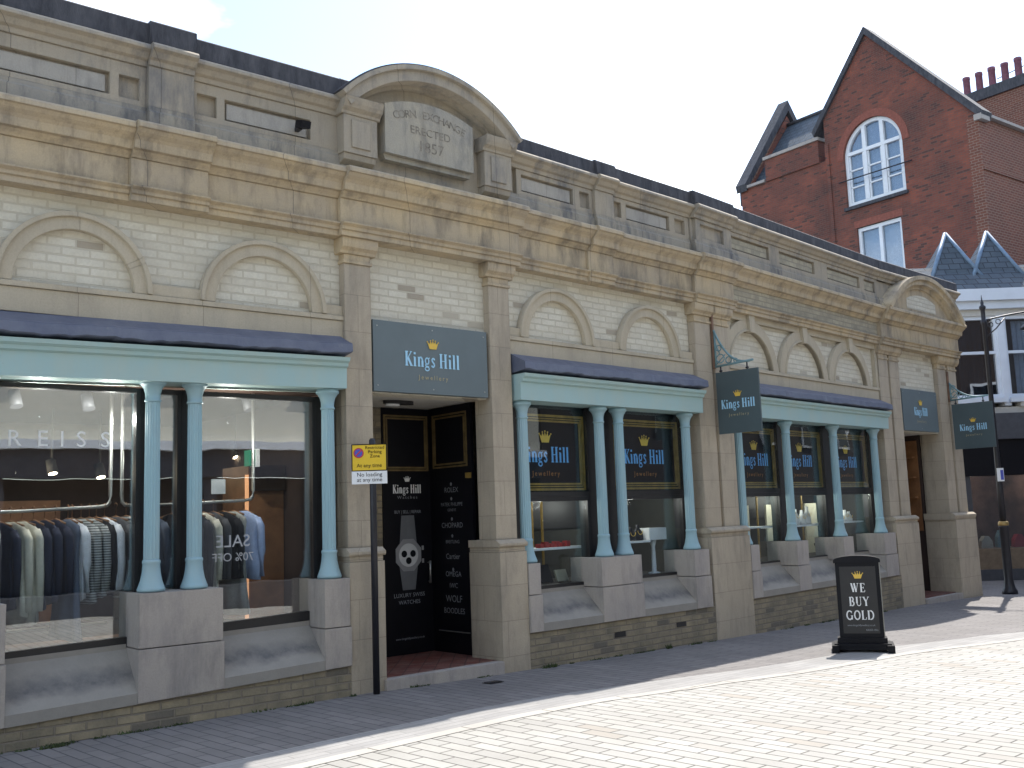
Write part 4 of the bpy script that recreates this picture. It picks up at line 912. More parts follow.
EX = thing('exit_sign', X(0, -.66, -.85, .68), 'small green and white exit sign hanging inside the clothes shop', 'sign')
MB().box(0, -.74, -.70, -.95, -.80, .58, .76).build('edge', 'white', EX)
MB().box(0, -.80, -.741, -.95, -.82, .59, .75).build('panel', 'greenglow', EX)
tag(MB().box(0, -1.34, -1.20, -.50, -.496, .30, .44).build('paper_notice', 'white'), 'small white paper notice on the clothes window beside the second blue column', 'notice')
# suspended rails
def rail(pts, label):
    tag(MB().tube([X(0, s, p, z) for s, p, z in pts], .016, 10).build('clothes_rail', 'steel'), label, 'rail', 'suspended clothes rails')
def bend(s, z, s2, z2): return None
rp = -.55
rail([(-6.2, rp, .16), (-3.0, rp, .18), (-2.35, rp, .205), (-2.29, rp, .215), (-2.265, rp, .24), (-2.26, rp, .30), (-2.26, rp, 1.29)], 'brushed steel clothes rail on the left, turning up to the ceiling')
rail([(-2.16, rp, 1.29), (-2.16, rp, .30), (-2.155, rp, .24), (-2.13, rp, .215), (-1.97, rp, .205), (-.98, rp, .235), (-.92, rp, .245), (-.895, rp, .27), (-.89, rp, .33), (-.89, rp, 1.29)], 'brushed steel clothes rail on the right, behind the blue columns')
def fabric(name, c, stripe=None, axis=2, freq=90):
    m, t, b = new_mat(name); n = noise(t, 25, 4); a = mixc(t, ramp(t, n, .3, .7), tuple(x*.82 for x in c), c)
    if stripe:
        wv = t.nodes.new('ShaderNodeTexWave'); wv.wave_type = 'BANDS'; wv.bands_direction = 'Z'; wv.inputs['Scale'].default_value = freq/10; g_ = t.nodes.new('ShaderNodeNewGeometry'); t.links.new(g_.outputs['Position'], wv.inputs['Vector'])
        a = mixc(t, ramp(t, wv.outputs[1], .45, .6), a, stripe)
    t.links.new(a, b.inputs['Base Color']); b.inputs['Roughness'].default_value = .9; return m
FB = {'grey': fabric('grey_cloth', (.20, .20, .19)), 'palegrey': fabric('pale_grey_cloth', (.46, .46, .43)), 'navy': fabric('navy_cloth', (.025, .03, .06)), 'cream': fabric('cream_cloth', (.78, .74, .62)), 'black': fabric('black_cloth', (.015, .015, .02)), 'white': fabric('white_cloth', (.80, .82, .88)),
      'stripe': fabric('fine_striped_cloth', (.52, .53, .52), (.13, .14, .14), freq=140), 'bstripe': fabric('black_striped_cloth', (.30, .31, .30), (.02, .02, .03), freq=95), 'blue': fabric('light_blue_cloth', (.48, .58, .85)), 'slate': fabric('slate_blue_cloth', (.13, .16, .23)), 'dgrey': fabric('dark_grey_cloth', (.09, .09, .10))}
a0x, a0n = axes(0)
def garment(s, kind, lng, name, label, hw=.20, thk=.030, sleeve=True, sl=.55, flare=1.1, tilt=0.):
    zr = .185+(s+3)*.02; o = X(0, s, rp, zr); rs = random.Random(int(s*1000))
    ayv = (a0n*math.cos(tilt)+a0x*math.sin(tilt)); axv = (a0x*math.cos(tilt)-a0n*math.sin(tilt))
    mb = MB(); prof = [(-.092, .05, .7), (-.102, .08, .8), (-.128, hw*.72, .95), (-.155, hw*.95, 1.0), (-.20, hw, 1.1), (-.30, hw*.90, 1.1), (-.45, hw*.88, 1.15), (-lng*.8, hw*(.88+.12*flare), 1.3), (-lng, hw*flare, 1.35)]
    n = 28; rings = []; ph = rs.random()*6; fr = rs.choice((5, 6, 7))
    for j, (z, w_, tk) in enumerate(prof):
        am = .30*max(0, (j-3))/5
        rings.append([mb.add(o+ayv*(w_*math.cos(2*math.pi*k/n))+axv*((thk*tk*math.sin(2*math.pi*k/n))*(1+.25*math.cos(3*2*math.pi*k/n))+am*thk*math.cos(fr*2*math.pi*k/n+ph+j*.3)*2.0)+ZA*(z+(.025*math.sin(2*math.pi*k/n+ph) if j == len(prof)-1 else 0))) for k in range(n)])
    for a, b_ in zip(rings, rings[1:]):
        for k in range(n): mb.face((a[k], b_[k], b_[(k+1) % n], a[(k+1) % n]), True)
    mb.face(rings[0]); mb.face(rings[-1][::-1])
    if sleeve:
        for sg in (-1, 1):
            q = [o+ayv*(sg*(hw*.90))+ZA*(-.165), o+ayv*(sg*(hw*1.04))+axv*.01+ZA*(-.24), o+ayv*(sg*(hw*1.08))+axv*.018+ZA*(-.24-sl*.5), o+ayv*(sg*(hw*1.03))+axv*(.02+rs.uniform(-.01, .01))+ZA*(-.24-sl)]
            mb.tube(q, [.028, .038, .034, .028], 10)
    g_ = mb.build(name, FB[kind]); tag(g_, label, 'garment', 'garments on the rails in the clothes window')
    hb = MB(); hb.tube([o+ZA*-.09, o+ZA*-.02, o+ayv*.02+ZA*.018, o+ZA*.035, o-ayv*.02+ZA*.018], .004, 5); hb.tube([o+ayv*hw*.8+ZA*-.125, o+ZA*-.085, o-ayv*hw*.8+ZA*-.125], .010, 6)
    h = hb.build('hanger', 'wood', None); h.parent = g_
    return g_
gl = [
 (-3.46, 'grey', 1.02, 'long_dress', 'grey knit dress cut by the left edge of the picture'), (-3.36, 'palegrey', 1.0, 'long_dress', 'long pale grey dress second from the left edge'),
 (-3.26, 'palegrey', 1.1, 'long_dress', 'long light grey dress next to a black top at the far left'), (-3.17, 'navy', .74, 'knit_jumper', 'plain navy top between a grey dress and a cream coat'),
 (-3.08, 'cream', .80, 'coat', 'bright cream coat third from the left'), (-2.99, 'cream', .86, 'coat', 'long cream coat next to the navy tops'),
 (-2.90, 'navy', .74, 'knit_jumper', 'navy top just right of the cream coats'), (-2.81, 'navy', .72, 'knit_jumper', 'navy top in the middle of three navy tops'), (-2.72, 'navy', .66, 'blouse', 'navy blouse with wide sleeves beside the slate blue dress'),
 (-2.62, 'slate', 1.10, 'long_dress', 'long slate blue dress left of the white jacket'), (-2.585, 'white', .72, 'jacket', 'white jacket left of the fine striped shirt'),
 (-2.51, 'stripe', .74, 'shirt', 'finely striped grey shirt between two white garments'), (-2.44, 'stripe', .70, 'shirt', 'finely striped grey shirt touching the white blouse'), (-2.38, 'black', .64, 'knit_jumper', 'black top just left of the white blouse'), (-2.31, 'white', .68, 'blouse', 'white blouse left of the boldly striped tops'),
 (-2.21, 'dgrey', .70, 'knit_jumper', 'dark grey top right of the white blouse'), (-2.12, 'bstripe', .72, 'knit_jumper', 'black and white striped top left of the blue column pair'), (-2.03, 'bstripe', .74, 'knit_jumper', 'black and white striped top partly behind the blue column'),
 (-1.90, 'slate', .70, 'knit_jumper', 'slate top seen between the two blue columns'), (-1.70, 'black', .74, 'coat', 'black coat seen between the two blue columns'), (-1.60, 'black', .74, 'coat', 'black coat behind the second blue column'), (-1.50, 'black', .72, 'coat', 'black coat left of the cream cardigan'),
 (-1.40, 'cream', .80, 'cardigan', 'long cream cardigan right of the second blue column'), (-1.30, 'dgrey', .66, 'jacket', 'dark grey jacket right of the cream cardigan'), (-1.20, 'black', .64, 'jacket', 'black jacket between dark grey and pale garments'),
 (-1.10, 'palegrey', .95, 'long_dress', 'long pale grey dress left of the light blue shirt'), (-.99, 'blue', .66, 'shirt', 'light blue shirt at the right end of the rail')]
for (s, k, lg, nm, lb) in gl: garment(s, k, min(1.12, lg*1.1), nm, lb, hw=.19 if k != 'white' else .2, thk=.032, sleeve=nm != 'long_dress', sl=.48 if 'coat' not in nm else .6, flare=1.25 if nm == 'long_dress' else 1.05, tilt=random.uniform(.2, .5))
# low shelf rails and shoes
tag(MB().box(0, -3.55, -2.15, -1.05, -.95, -.86, -.84).build('low_shelf', 'steel'), 'thin metal shelf under the garments in the left clothes window', 'shelf')
# shop name on the glass and mirrored sale lettering
RL = thing('shop_name_lettering', X(0, -2.80, WP, .735), '', 'lettering')
for k, ch in enumerate('REISS'): put_text('letter', ch, X(0, (-3.15, -2.93, -2.775, -2.62, -2.42)[k], WP, .71), a0x, ZA, a0n, .19, 'text_white', RL, 1.0, .004)
tag(RL, 'widely spaced white shop name letters on the left clothes window', 'lettering')
SL = thing('sale_lettering', X(0, -1.18, WP, -.35), 'faint mirrored white sale words on the right clothes window', 'lettering')
put_text('lettering', 'SALE', X(0, -1.25, WP+.004, -.20), a0x, ZA, a0n, .16, 'sale_white', SL, 1.0, .0, mirror=True); put_text('lettering', '70% OFF', X(0, -1.25, WP+.004, -.33), a0x, ZA, a0n, .11, 'sale_white', SL, 1.0, .0, mirror=True)

# ================================================================== JEWELLER WINDOW DISPLAYS
for i, s0, s1 in ((2, .30, 3.66), (3, .55, 5.46)):
    room(i, s0, s1, -.365, -1.35, -.86, .20, 'display_wall', 'room', 'display_wall', 'display_back')
def stand(i, s, p, z0, h, w_, label, nm='display_stand', mat='white'):
    t_ = thing(nm, X(i, s, p, z0), label, 'display'); c = X(i, s, p, z0)
    MB().lathe((c.x, c.y, 0), [(w_*.5, z0), (w_*.5, z0+.015), (w_*.2, z0+.03), (w_*.16, z0+h*.8), (w_*.3, z0+h)], 16).build('pillar', mat, t_); return t_
def bust(i, s, p, z, label, h=.22, mat='cream_panel'):
    """necklace bust: neck and sloping shoulders"""
    t_, n_ = axes(i); c = X(i, s, p, z); mb = MB(); prof = [(0, .10, .05), (.25, .105, .05), (.5, .09, .045), (.68, .055, .035), (.78, .03, .028), (1., .026, .026)]
    k = 16; rings = []
    for z_, a, b_ in prof: rings.append([mb.add(c+t_*a*math.cos(2*math.pi*j/k)+n_*b_*math.sin(2*math.pi*j/k)+ZA*z_*h) for j in range(k)])
    for r0, r1 in zip(rings, rings[1:]):
        for j in range(k): mb.face((r0[j], r0[(j+1) % k], r1[(j+1) % k], r1[j]), True)
    mb.face(rings[0][::-1]); mb.face(rings[-1]); b_ = mb.build('necklace_bust', mat); tag(b_, label, 'display'); 
    ch = MB().tube([c+t_*.05*math.cos(a)+n_*(.052)+ZA*(h*.62+.05*math.sin(a)) for a in [math.pi+math.pi*q/10 for q in range(11)]], .004, 5).build('necklace', 'gold_bright', None); ch.parent = b_
    return b_
def shelf(i, a, b_, p0, p1, z, label, mat='white'): tag(MB().box(i, a, b_, p0, p1, z-.025, z).build('display_shelf', mat), label, 'shelf')
shelf(2, .45, 1.75, -.75, -.40, -.41, 'white display shelf with red boxes in the first jewellery window')
shelf(2, 2.12, 3.05, -.70, -.42, -.40, 'white display shelf in the second jewellery window')
for k in range(6):
    s = 1.0+k*.095; o_ = tag(MB().box(2, s, s+.06, -.56, -.48, -.409, -.36+.02*(k % 2)).build('ring_box', M.setdefault('redbox', plain('red_box', (.30, .02, .02), .5))), ('first', 'second', 'third', 'fourth', 'fifth', 'last')[k]+' small red ring box from the left in the first jewellery window', 'box', 'red ring boxes on the first jewellery shelf')
for k, (s, h) in enumerate(((.62, .06), (.72, .09), (.84, .05))): bust(2, s, -.55, -.409, ('low pale ring stand at the left end of the first shelf', 'taller pale bust on the first shelf', 'low pale stand beside the red ring boxes')[k], h+.05)
stand(2, 3.22, -.52, -.855, .45, .17, 'white pedestal column in the second jewellery window')
tag(MB().box(2, 3.03, 3.40, -.62, -.42, -.40, -.24).build('price_card_box', 'white'), 'white tilted card tray on the pedestal in the second jewellery window', 'tray')
for k, s in enumerate((2.45, 2.62, 2.80, 2.95)): bust(2, s, -.56, -.399, ('dark bust at the left of the second shelf', 'dark bust second on the second shelf', 'dark bust third on the second shelf', 'dark bust beside the white tray')[k], .18+.03*(k % 2), 'black')
MB_ = MB().box(2, .72, .74, -1.32, -.9, -.84, .19)
tag(MB_.build('screen_panel', 'cream_panel'), 'narrow pale upright panel in the first jewellery window', 'panel')
tag(MB().box(2, 3.25, 3.55, -1.30, -1.27, -.84, .19).build('screen_panel', 'cream_panel'), 'pale back panel at the right of the second jewellery window', 'panel')
for k, (a, b_) in enumerate(((1.0, 1.32), (1.75, 2.3), (2.85, 3.05), (3.12, 3.70), (4.2, 4.62), (4.78, 5.2))):
    tag(MB().box(3, a, b_, -.98, -.95, -.84, .02).build('screen_panel', 'cream_panel'), ('pale screen at the left of the third jewellery window', 'wide pale screen behind the first bust', 'narrow pale screen left of the centre window', 'wide pale screen in the centre of the far jewellery windows', 'pale screen behind the third display', 'pale screen at the right end of the far jewellery windows')[k], 'panel')
shelf(3, .75, 2.1, -.70, -.40, -.31, 'pale display shelf in the left far jewellery window'); shelf(3, 2.2, 3.7, -.70, -.40, -.33, 'pale display shelf in the centre far jewellery window'); shelf(3, 3.8, 5.3, -.70, -.40, -.32, 'pale display shelf in the right far jewellery window')
for k, (s, h) in enumerate(((1.22, .30), (1.36, .2), (2.95, .34), (3.08, .26), (3.30, .24), (3.48, .3), (4.55, .24), (4.72, .16), (4.88, .2), (5.03, .17))):
    bust(3, s, -.55, -.31 if s < 2 else -.33 if s < 4 else -.32, ('tall white bust behind the first iron column of the far windows', 'short white bust right of the tallest one in the left far window', 'tallest white bust in the centre far window', 'white bust second in the centre far window', 'short white bust third in the centre far window', 'white bust at the right of the centre far window', 'white bust first in the right far window', 'small white stand second in the right far window', 'white stand third in the right far window', 'small white stand last in the right far window')[k], h, 'white')
rs = random.Random(3)
def tray(i, s, p, z, w_, h_, mat, label):
    t_, n_ = axes(i); o = X(i, s, p, z); tag(MB().wprism(o, t_, (ZA*.9+n_*-.35).normalized(), (n_*.9+ZA*.35).normalized(), [(-w_/2, 0), (w_/2, 0), (w_/2, h_), (-w_/2, h_)], -.012, .012).build('jewellery_tray', mat), label, 'tray', 'jewellery trays low in the windows')
for k, (i, s, m_) in enumerate(((2, .62, 'black'), (2, .90, 'cream_panel'), (2, 1.22, 'black'), (2, 1.5, 'cream_panel'), (2, 2.32, 'cream_panel'), (2, 2.62, 'black'), (2, 2.92, 'cream_panel'), (3, .95, 'cream_panel'), (3, 1.3, 'black'), (3, 1.65, 'cream_panel'), (3, 2.4, 'black'), (3, 2.75, 'cream_panel'), (3, 3.1, 'cream_panel'), (3, 4.0, 'black'), (3, 4.35, 'cream_panel'), (3, 4.7, 'black'))):
    n_ = ('first', 'second', 'third', 'fourth', 'fifth', 'sixth', 'seventh')[k if k < 4 else k-4 if k < 7 else (k-7)]if k < 14 else ('eighth', 'ninth')[k-14]
    tray(i, s, -.60, -.84, .2, .15+.04*(k % 3), m_, n_+(' pale' if m_ != 'black' else ' black')+' tray from the left at the foot of the '+('first jewellery window' if k < 4 else 'second jewellery window' if k < 7 else 'far jewellery windows'))
for i, ss in ((2, (1.38, 1.56, 3.12)), (3, (1.05, 1.88, 2.62, 3.42, 4.15, 5.15))):
    for s_ in ss: MB().box(i, s_-.012, s_+.012, -1.0, -.976, -.85, .19).build('display_rail', 'gold', HALL)
for i, a, b_ in ((2, .45, 3.6), (3, .7, 5.4)): MB().box(i, a, b_, -1.34, -1.30, -.2, .19).build('display_backcloth', 'black_frame', HALL)
ipt(1.1, -.6, .12, 4, 2, .08, (1, .95, .85)); ipt(2.8, -.6, .12, 4.5, 2, .08, (1, .95, .85))
for s in (1.4, 2.9, 4.5): ipt(s, -.6, .12, 5, 3, .08, (1, .96, .82))

# ================================================================== RED BRICK GABLED HOUSE
RC = Vector((15.173, 31., 0)); RA = Vector((-.596, .803, 0)).normalized(); RN = Vector((-.803, -.596, 0)).normalized(); RB = -RN
RH = thing('red_brick_house', (RC.x, RC.y, -2.2), 'tall red brick house with a steep gable and a white arched window', 'building')
def rp_(t_, d_, z): return RC+RA*t_+RB*d_+ZA*z
def rprism(poly, n0, n1, name, mat, par=None):
    return MB().wprism(RC, RA, ZA, RN, poly, n0, n1).build(name, mat, par or RH)
CT, HW_, SP = 3.86, 1.17, 12.20
# main gable wall with a real arched opening and a lower rectangular opening
def gable_wall():
    """front face as quads strips around openings"""
    mb = MB(); ap = (3.75, 16.55); tl, tr_ = 0., 5.75
    zt = lambda t_: 12.2+(16.55-12.2)*t_/3.75 if t_ <= 3.75 else 16.55-(t_-3.75)*1.25
    ts = sorted(set([0., .8, 1.6, CT-HW_, 2.98, 3.75, 4.72, CT+HW_, 5.4, 5.75]+[CT+HW_*math.cos(math.pi*k/16) for k in range(17)]))
    def arch_z(t_): v = 1-((t_-CT)/HW_)**2; return SP+HW_*1.02*math.sqrt(max(0, v))
    for a, b_ in zip(ts, ts[1:]):
        m_ = (a+b_)/2; spans = []
        zl = 6.
        if 2.98 <= m_ <= 4.72: spans.append(((zl, zl), (7.6, 7.6))); zl = 9.6
        if CT-HW_ < m_ < CT+HW_:
            spans.append(((zl, zl), (10.42, 10.42))); spans.append(((arch_z(a), arch_z(b_)), (zt(a), zt(b_))))
        else: spans.append(((zl, zl), (zt(a), zt(b_))))
        for lo, hi in spans:
            for n_ in (0, -.45):
                q = [mb.add(RC+RA*t_+RN*n_+ZA*z, (t_, z)) for t_, z in ((a, lo[0]), (b_, lo[1]), (b_, hi[1]), (a, hi[0]))]; mb.face(q)
            if lo[0] > 6.1 or lo[1] > 6.1:
                q = [mb.add(RC+RA*t_+RN*n_+ZA*z, (t_+n_, z)) for t_, n_, z in ((a, 0, lo[0]), (b_, 0, lo[1]), (b_, -.45, lo[1]), (a, -.45, lo[0]))]; mb.face(q)
    for t_, z0, z1 in ((CT-HW_, 10.42, SP), (CT+HW_, 10.42, SP), (2.98, 7.6, 9.6), (4.72, 7.6, 9.6)):
        q = [mb.add(RC+RA*t_+RN*n_+ZA*z, (t_+n_, z)) for n_, z in ((0, z0), (0, z1), (-.45, z1), (-.45, z0))]; mb.face(q)
    me = mb.build('gable_wall', 'red_brick', RH); return me
gable_wall()
rprism([(0, -2.3), (5.75, -2.3), (5.75, 5.999), (0, 5.999)], -.45, 0, 'lower_wall', 'red_brick')
M['brick_arch'] = plain('rubbed_brick_arch', (.235, .075, .05), .85, 0, .2, 14)
mb = MB()
for k in range(24):
    t0, t1 = math.pi*k/24, math.pi*(k+1)/24
    poly = [(CT+HW_*math.cos(t0), SP+HW_*1.02*math.sin(t0)), (CT+(HW_+.26)*math.cos(t0), SP+(HW_+.26)*1.02*math.sin(t0)), (CT+(HW_+.26)*math.cos(t1), SP+(HW_+.26)*1.02*math.sin(t1)), (CT+HW_*math.cos(t1), SP+HW_*1.02*math.sin(t1))]
    mb.wprism(RC, RA, ZA, RN, poly, .0, .012)
mb.build('arch_bricks', 'brick_arch', RH)
# copings along the gable
mb = MB(); mb.wprism(RC, RA, ZA, RN, [(-.12, 11.98), (3.75, 16.42), (3.75, 16.70), (-.2, 12.22)], -.50, .10); mb.build('gable_coping', 'coping', RH)
mb = MB(); mb.wprism(RC, RA, ZA, RN, [(3.751, 16.42), (6.15, 13.42), (6.22, 13.62), (3.751, 16.70)], -.50, .10); mb.build('gable_coping', 'coping', RH)
MB().wbox(RC, RA, RN, ZA, -.16, .10, -.4, .11, 11.95, 12.14).build('kneeler', 'grey_stone', RH)
# side wall
def rquad(pts, uvs, name, mat, th=None):
    mb = MB(); mb.face([mb.add(rp_(*p), u) for p, u in zip(pts, uvs)]); return mb.build(name, mat, RH)
MB().wbox(RC, RB, RA, ZA, -.02, 12, -.004, .4, -2.3, 12.1).build('side_wall', 'brown_brick', RH)
MB().wbox(RC, RB, RA, ZA, -.02, 12, -.05, -.005, 10.33, 10.47).build('brick_string_course', 'brown_brick', RH)
MB().wbox(RC, RB, RA, ZA, .1, 12, -.16, .10, 12.101, 12.20).build('gutter', 'grey_stone', RH)
mb = MB(); q = [rp_(.0, .5, 12.21), rp_(0., 3.3, 12.21), rp_(1.55, .5, 13.62)]; v = [mb.add(p) for p in q]; mb.face(v)
q2 = [rp_(0, 3.3, 12.21), rp_(4, 3.3, 12.21), rp_(1.55, .5, 13.62)]; mb.face([mb.add(p) for p in q2]); q3 = [rp_(1.55, .5, 13.62), rp_(4, 3.3, 12.21), rp_(4, .5, 13.2)]; mb.face([mb.add(p) for p in q3]); mb.build('roof', 'lead', RH)
MB().wbox(RC, RB, RA, ZA, .45, 12, .4, 9, 10, 12.05).build('roof_slab', 'lead', RH)
# arched window: frame, mullions, transoms, panes, sill, safety bar
AW = MB(); n = 28
for k in range(n):
    t0, t1 = math.pi*k/n, math.pi*(k+1)/n
    AW.wprism(RC, RA, ZA, RN, [(CT+r_*math.cos(t_), SP+r_*1.02*math.sin(t_)) for r_, t_ in ((HW_-.13, t0), (HW_-.005, t0), (HW_-.005, t1), (HW_-.13, t1))], -.22, -.10)
for a, b_ in ((CT-HW_+.003, CT-HW_+.13), (CT+HW_-.13, CT+HW_-.003)): AW.wbox(RC, RA, RN, ZA, a, b_, -.22, -.10, 10.44, SP)
AW.wbox(RC, RA, RN, ZA, CT-HW_+.13, CT+HW_-.13, -.22, -.10, 10.44, 10.58)
AW = AW.build('arched_window', 'white', RH)
for c_, zt_ in ((CT-.36, SP+1.02), (CT+.36, SP+1.02)): MB().wbox(RC, RA, RN, ZA, c_-.07, c_+.07, -.21, -.09, 10.581, zt_).build('mullion', 'white', AW)
MB().wbox(RC, RA, RN, ZA, CT-HW_+.14, CT+HW_-.14, -.205, -.085, 12.30, 12.42).build('transom', 'white', AW)
for (a, b_) in ((CT-HW_+.14, CT-.44), (CT-.28, CT+.28), (CT+.44, CT+HW_-.14)):
    for z in (11.1, 11.72): MB().wbox(RC, RA, RN, ZA, a, b_, -.20, -.13, z, z+.05).build('glazing_bar', 'white', AW)
    for s_ in (a, b_-.05): MB().wbox(RC, RA, RN, ZA, s_, s_+.05, -.20, -.13, 10.59, 12.29).build('sash_frame', 'white', AW)
mb = MB(); mb.wprism(RC, RA, ZA, RN, [(CT-HW_+.1, 10.5), (CT+HW_-.1, 10.5)]+[(CT+(HW_-.1)*math.cos(math.pi*k/16), SP+(HW_-.1)*math.sin(math.pi*k/16)) for k in range(17)], -.19, -.18); mb.build('pane', 'glass_mid', AW)
mb = MB(); 
for k in range(40):
    a, b_ = CT-HW_+.1+k*.0535, CT-HW_+.1+(k+1)*.0535; e0, e1 = -.34+.02*math.sin(k*1.9), -.34+.02*math.sin((k+1)*1.9)
    zt_ = SP+math.sqrt(max(.01, (HW_-.1)**2-(a-CT)**2)); zt2 = SP+math.sqrt(max(.01, (HW_-.1)**2-(b_-CT)**2))
    mb.face([mb.add(RC+RA*t_+RN*e+ZA*z) for t_, e, z in ((a, e0, 10.45), (b_, e1, 10.45), (b_, e1, zt2), (a, e0, zt_))], True)
mb.build('net_curtain', 'curtain', AW)
MB().wbox(RC, RA, RN, ZA, CT-HW_-.08, CT+HW_+.08, -.25, .09, 10.30, 10.415).build('sill', 'coping', AW)
MB().tube([rp_(CT-HW_-.35, -.10, 11.35), rp_(CT+HW_+.2, -.10, 11.38)], .022, 6).build('safety_bar', 'iron', AW)
LW = MB()
for a, b_, c_, d_ in ((2.985, 3.09, 7.62, 9.585), (4.61, 4.715, 7.62, 9.585), (3.091, 4.609, 7.62, 7.74), (3.091, 4.609, 9.46, 9.585), (3.79, 3.91, 7.741, 9.459)): LW.wbox(RC, RA, RN, ZA, a, b_, -.2, -.08, c_, d_)
LW = LW.build('sash_window', 'white', RH)
MB().wbox(RC, RA, RN, ZA, 3.09, 4.61, -.17, -.16, 7.74, 9.46).build('pane', 'glass_mid', LW)
MB().wbox(RC, RA, RN, ZA, 3.0, 4.7, -.38, -.34, 7.6, 9.6).build('net_curtain', 'curtain', LW)
MB().wbox(RC, RA, RN, ZA, 2.9, 4.8, .0, .012, 9.601, 9.85).build('flat_arch', 'brick_arch', LW)
# left wing
MB().wbox(RC, RA, RN, ZA, 5.751, 9.87, -.6, -.12, -2.3, 12.45).build('wing_wall', 'red_brick', RH)
MB().wbox(RC, RA, RN, ZA, 6.1, 8.57, -.59, -.06, 12.451, 13.30).build('wing_parapet', 'red_brick', RH)
MB().wbox(RC, RA, RN, ZA, 6.05, 8.62, -.61, .0, 13.301, 13.42).build('parapet_coping', 'grey_stone', RH)
MB().wbox(RC, RA, RN, ZA, 8.63, 9.95, -.61, -.02, 12.451, 12.56).build('parapet_coping', 'grey_stone', RH)
MB().wbox(RC, RA, RN, ZA, 5.60, 5.749, -.12, .045, -2.3, 13.0).build('buttress', 'red_brick', RH)
mb = MB(); P4 = [(5.8, .5, 12.6), (9.6, .5, 12.6), (9.6, 3.0, 15.65), (5.8, 3.0, 15.65)]
mb.face([mb.add(rp_(*p), (p[0], math.hypot(p[1], p[2]))) for p in P4]); P5_ = [(5.8, 3.0, 15.65), (9.6, 3.0, 15.65), (9.6, 5.6, 12.6), (5.8, 5.6, 12.6)]; mb.face([mb.add(rp_(*p), (p[0], math.hypot(p[1], p[2]))) for p in P5_]); mb.build('wing_roof', 'slate', RH)
mb = MB(); mb.tube([rp_(5.8, 3., 15.68), rp_(9.6, 3., 15.68)], .09, 8); mb.build('ridge_tiles', 'coping', RH)
# end gable of the wing with raking coping
mb = MB(); mb.wprism(rp_(9.6, 0, 0), RB, ZA, RA, [(.25, -2.3), (5.7, -2.3), (5.7, 12.5), (3.0, 16.1), (.3, 12.5)], 0, .3); mb.build('wing_gable', 'red_brick', RH)
for poly in ([(.02, 12.35), (3.0, 16.3), (3.0, 16.75), (-.05, 12.62)], [(3.001, 16.3), (5.9, 12.4), (5.95, 12.65), (3.001, 16.75)]):
    MB().wprism(rp_(9.5, 0, 0), RB, ZA, RA, poly, 0, .5).build('raking_coping', 'coping', RH)
mb = MB(); mb.wbox(RC, RA, RN, ZA, 9.88, 10.05, -.55, -.25, 11.9, 12.5); mb.build('rainwater_head', 'iron', RH)

# ================================================================== TERRACE BEHIND WITH CHIMNEY STACK
c0 = Vector((19.713, 41., 0)); cd = -RA
TB = thing('chimney_house', (c0.x, c0.y, -2.2), 'brick house behind the gabled one with a long chimney stack at the right edge', 'building')
MB().wbox(c0, cd, RN, ZA, -.35, 5.6, -.9, .35, 13.6, 16.35).build('chimney_stack', 'brown_brick', TB)
MB().wbox(c0, cd, RN, ZA, -.45, 5.7, -1.0, .45, 16.351, 16.80).build('stack_cap', 'coping', TB)
MB().wbox(c0, cd, RN, ZA, -.6, 12, -6, .3, -2.3, 13.59).build('wall', 'brown_brick', TB)
MB().wbox(c0, cd, RN, ZA, -.7, 12, -6.2, .5, 13.2, 13.45).build('roof_edge', 'grey_stone', TB)
for k in range(10):
    c = c0+cd*(k*.55)
    MB().lathe((c.x, c.y, 0), [(.15, 16.801), (.145, 16.9), (.14, 17.55), (.155, 17.57), (.155, 17.68+.02*(k % 3)), (.13, 17.7)], 14).build('chimney_pot', 'pot', TB)
tag(MB().tube([c0+cd*1.3+ZA*17.15, c0+cd*3.4+ZA*17.4], .02, 6).build('aerial_rod', 'iron'), 'thin aerial rod fixed across the chimney pots', 'aerial')

# ================================================================== WHITE SHOP BUILDING ACROSS THE LANE
WY = 25.5; WG = -2.1
WH = thing('white_shop_building', (13, WY, WG), 'white painted shop with slate spire roofs over wide sash windows and a dark shopfront', 'building')
EX_, EY, = Vector((1, 0, 0)), Vector((0, -1, 0)); WO = Vector((0, WY, 0))
def wb(x0, x1, n0, n1, z0, z1, name, mat, par=None): return MB().wbox(WO, EX_, EY, ZA, x0, x1, n0, n1, z0, z1).build(name, mat, par or WH)
M['white_wall'] = plain('white_wall_paint', (.62, .66, .72), .6, 0, .06, 2)
wb(8.5, 22, -.5, -.32, .62, 5.2, 'backing_wall', 'room')
wb(8.4, 22, -4, .26, 4.98, 5.28, 'eaves_board', 'white_wall'); wb(8.4, 22, -4, .14, 4.78, 4.979, 'eaves_moulding', 'white_wall')
wb(8.5, 22, -.3, .02, 4.62, 4.779, 'frieze', 'soffit')
for x0, x1 in ((8.5, 9.3), (12.42, 12.60), (15.6, 15.8), (19, 22)): wb(x0, x1, -.3, .03, 2.30, 4.619, 'pier', 'white_wall')
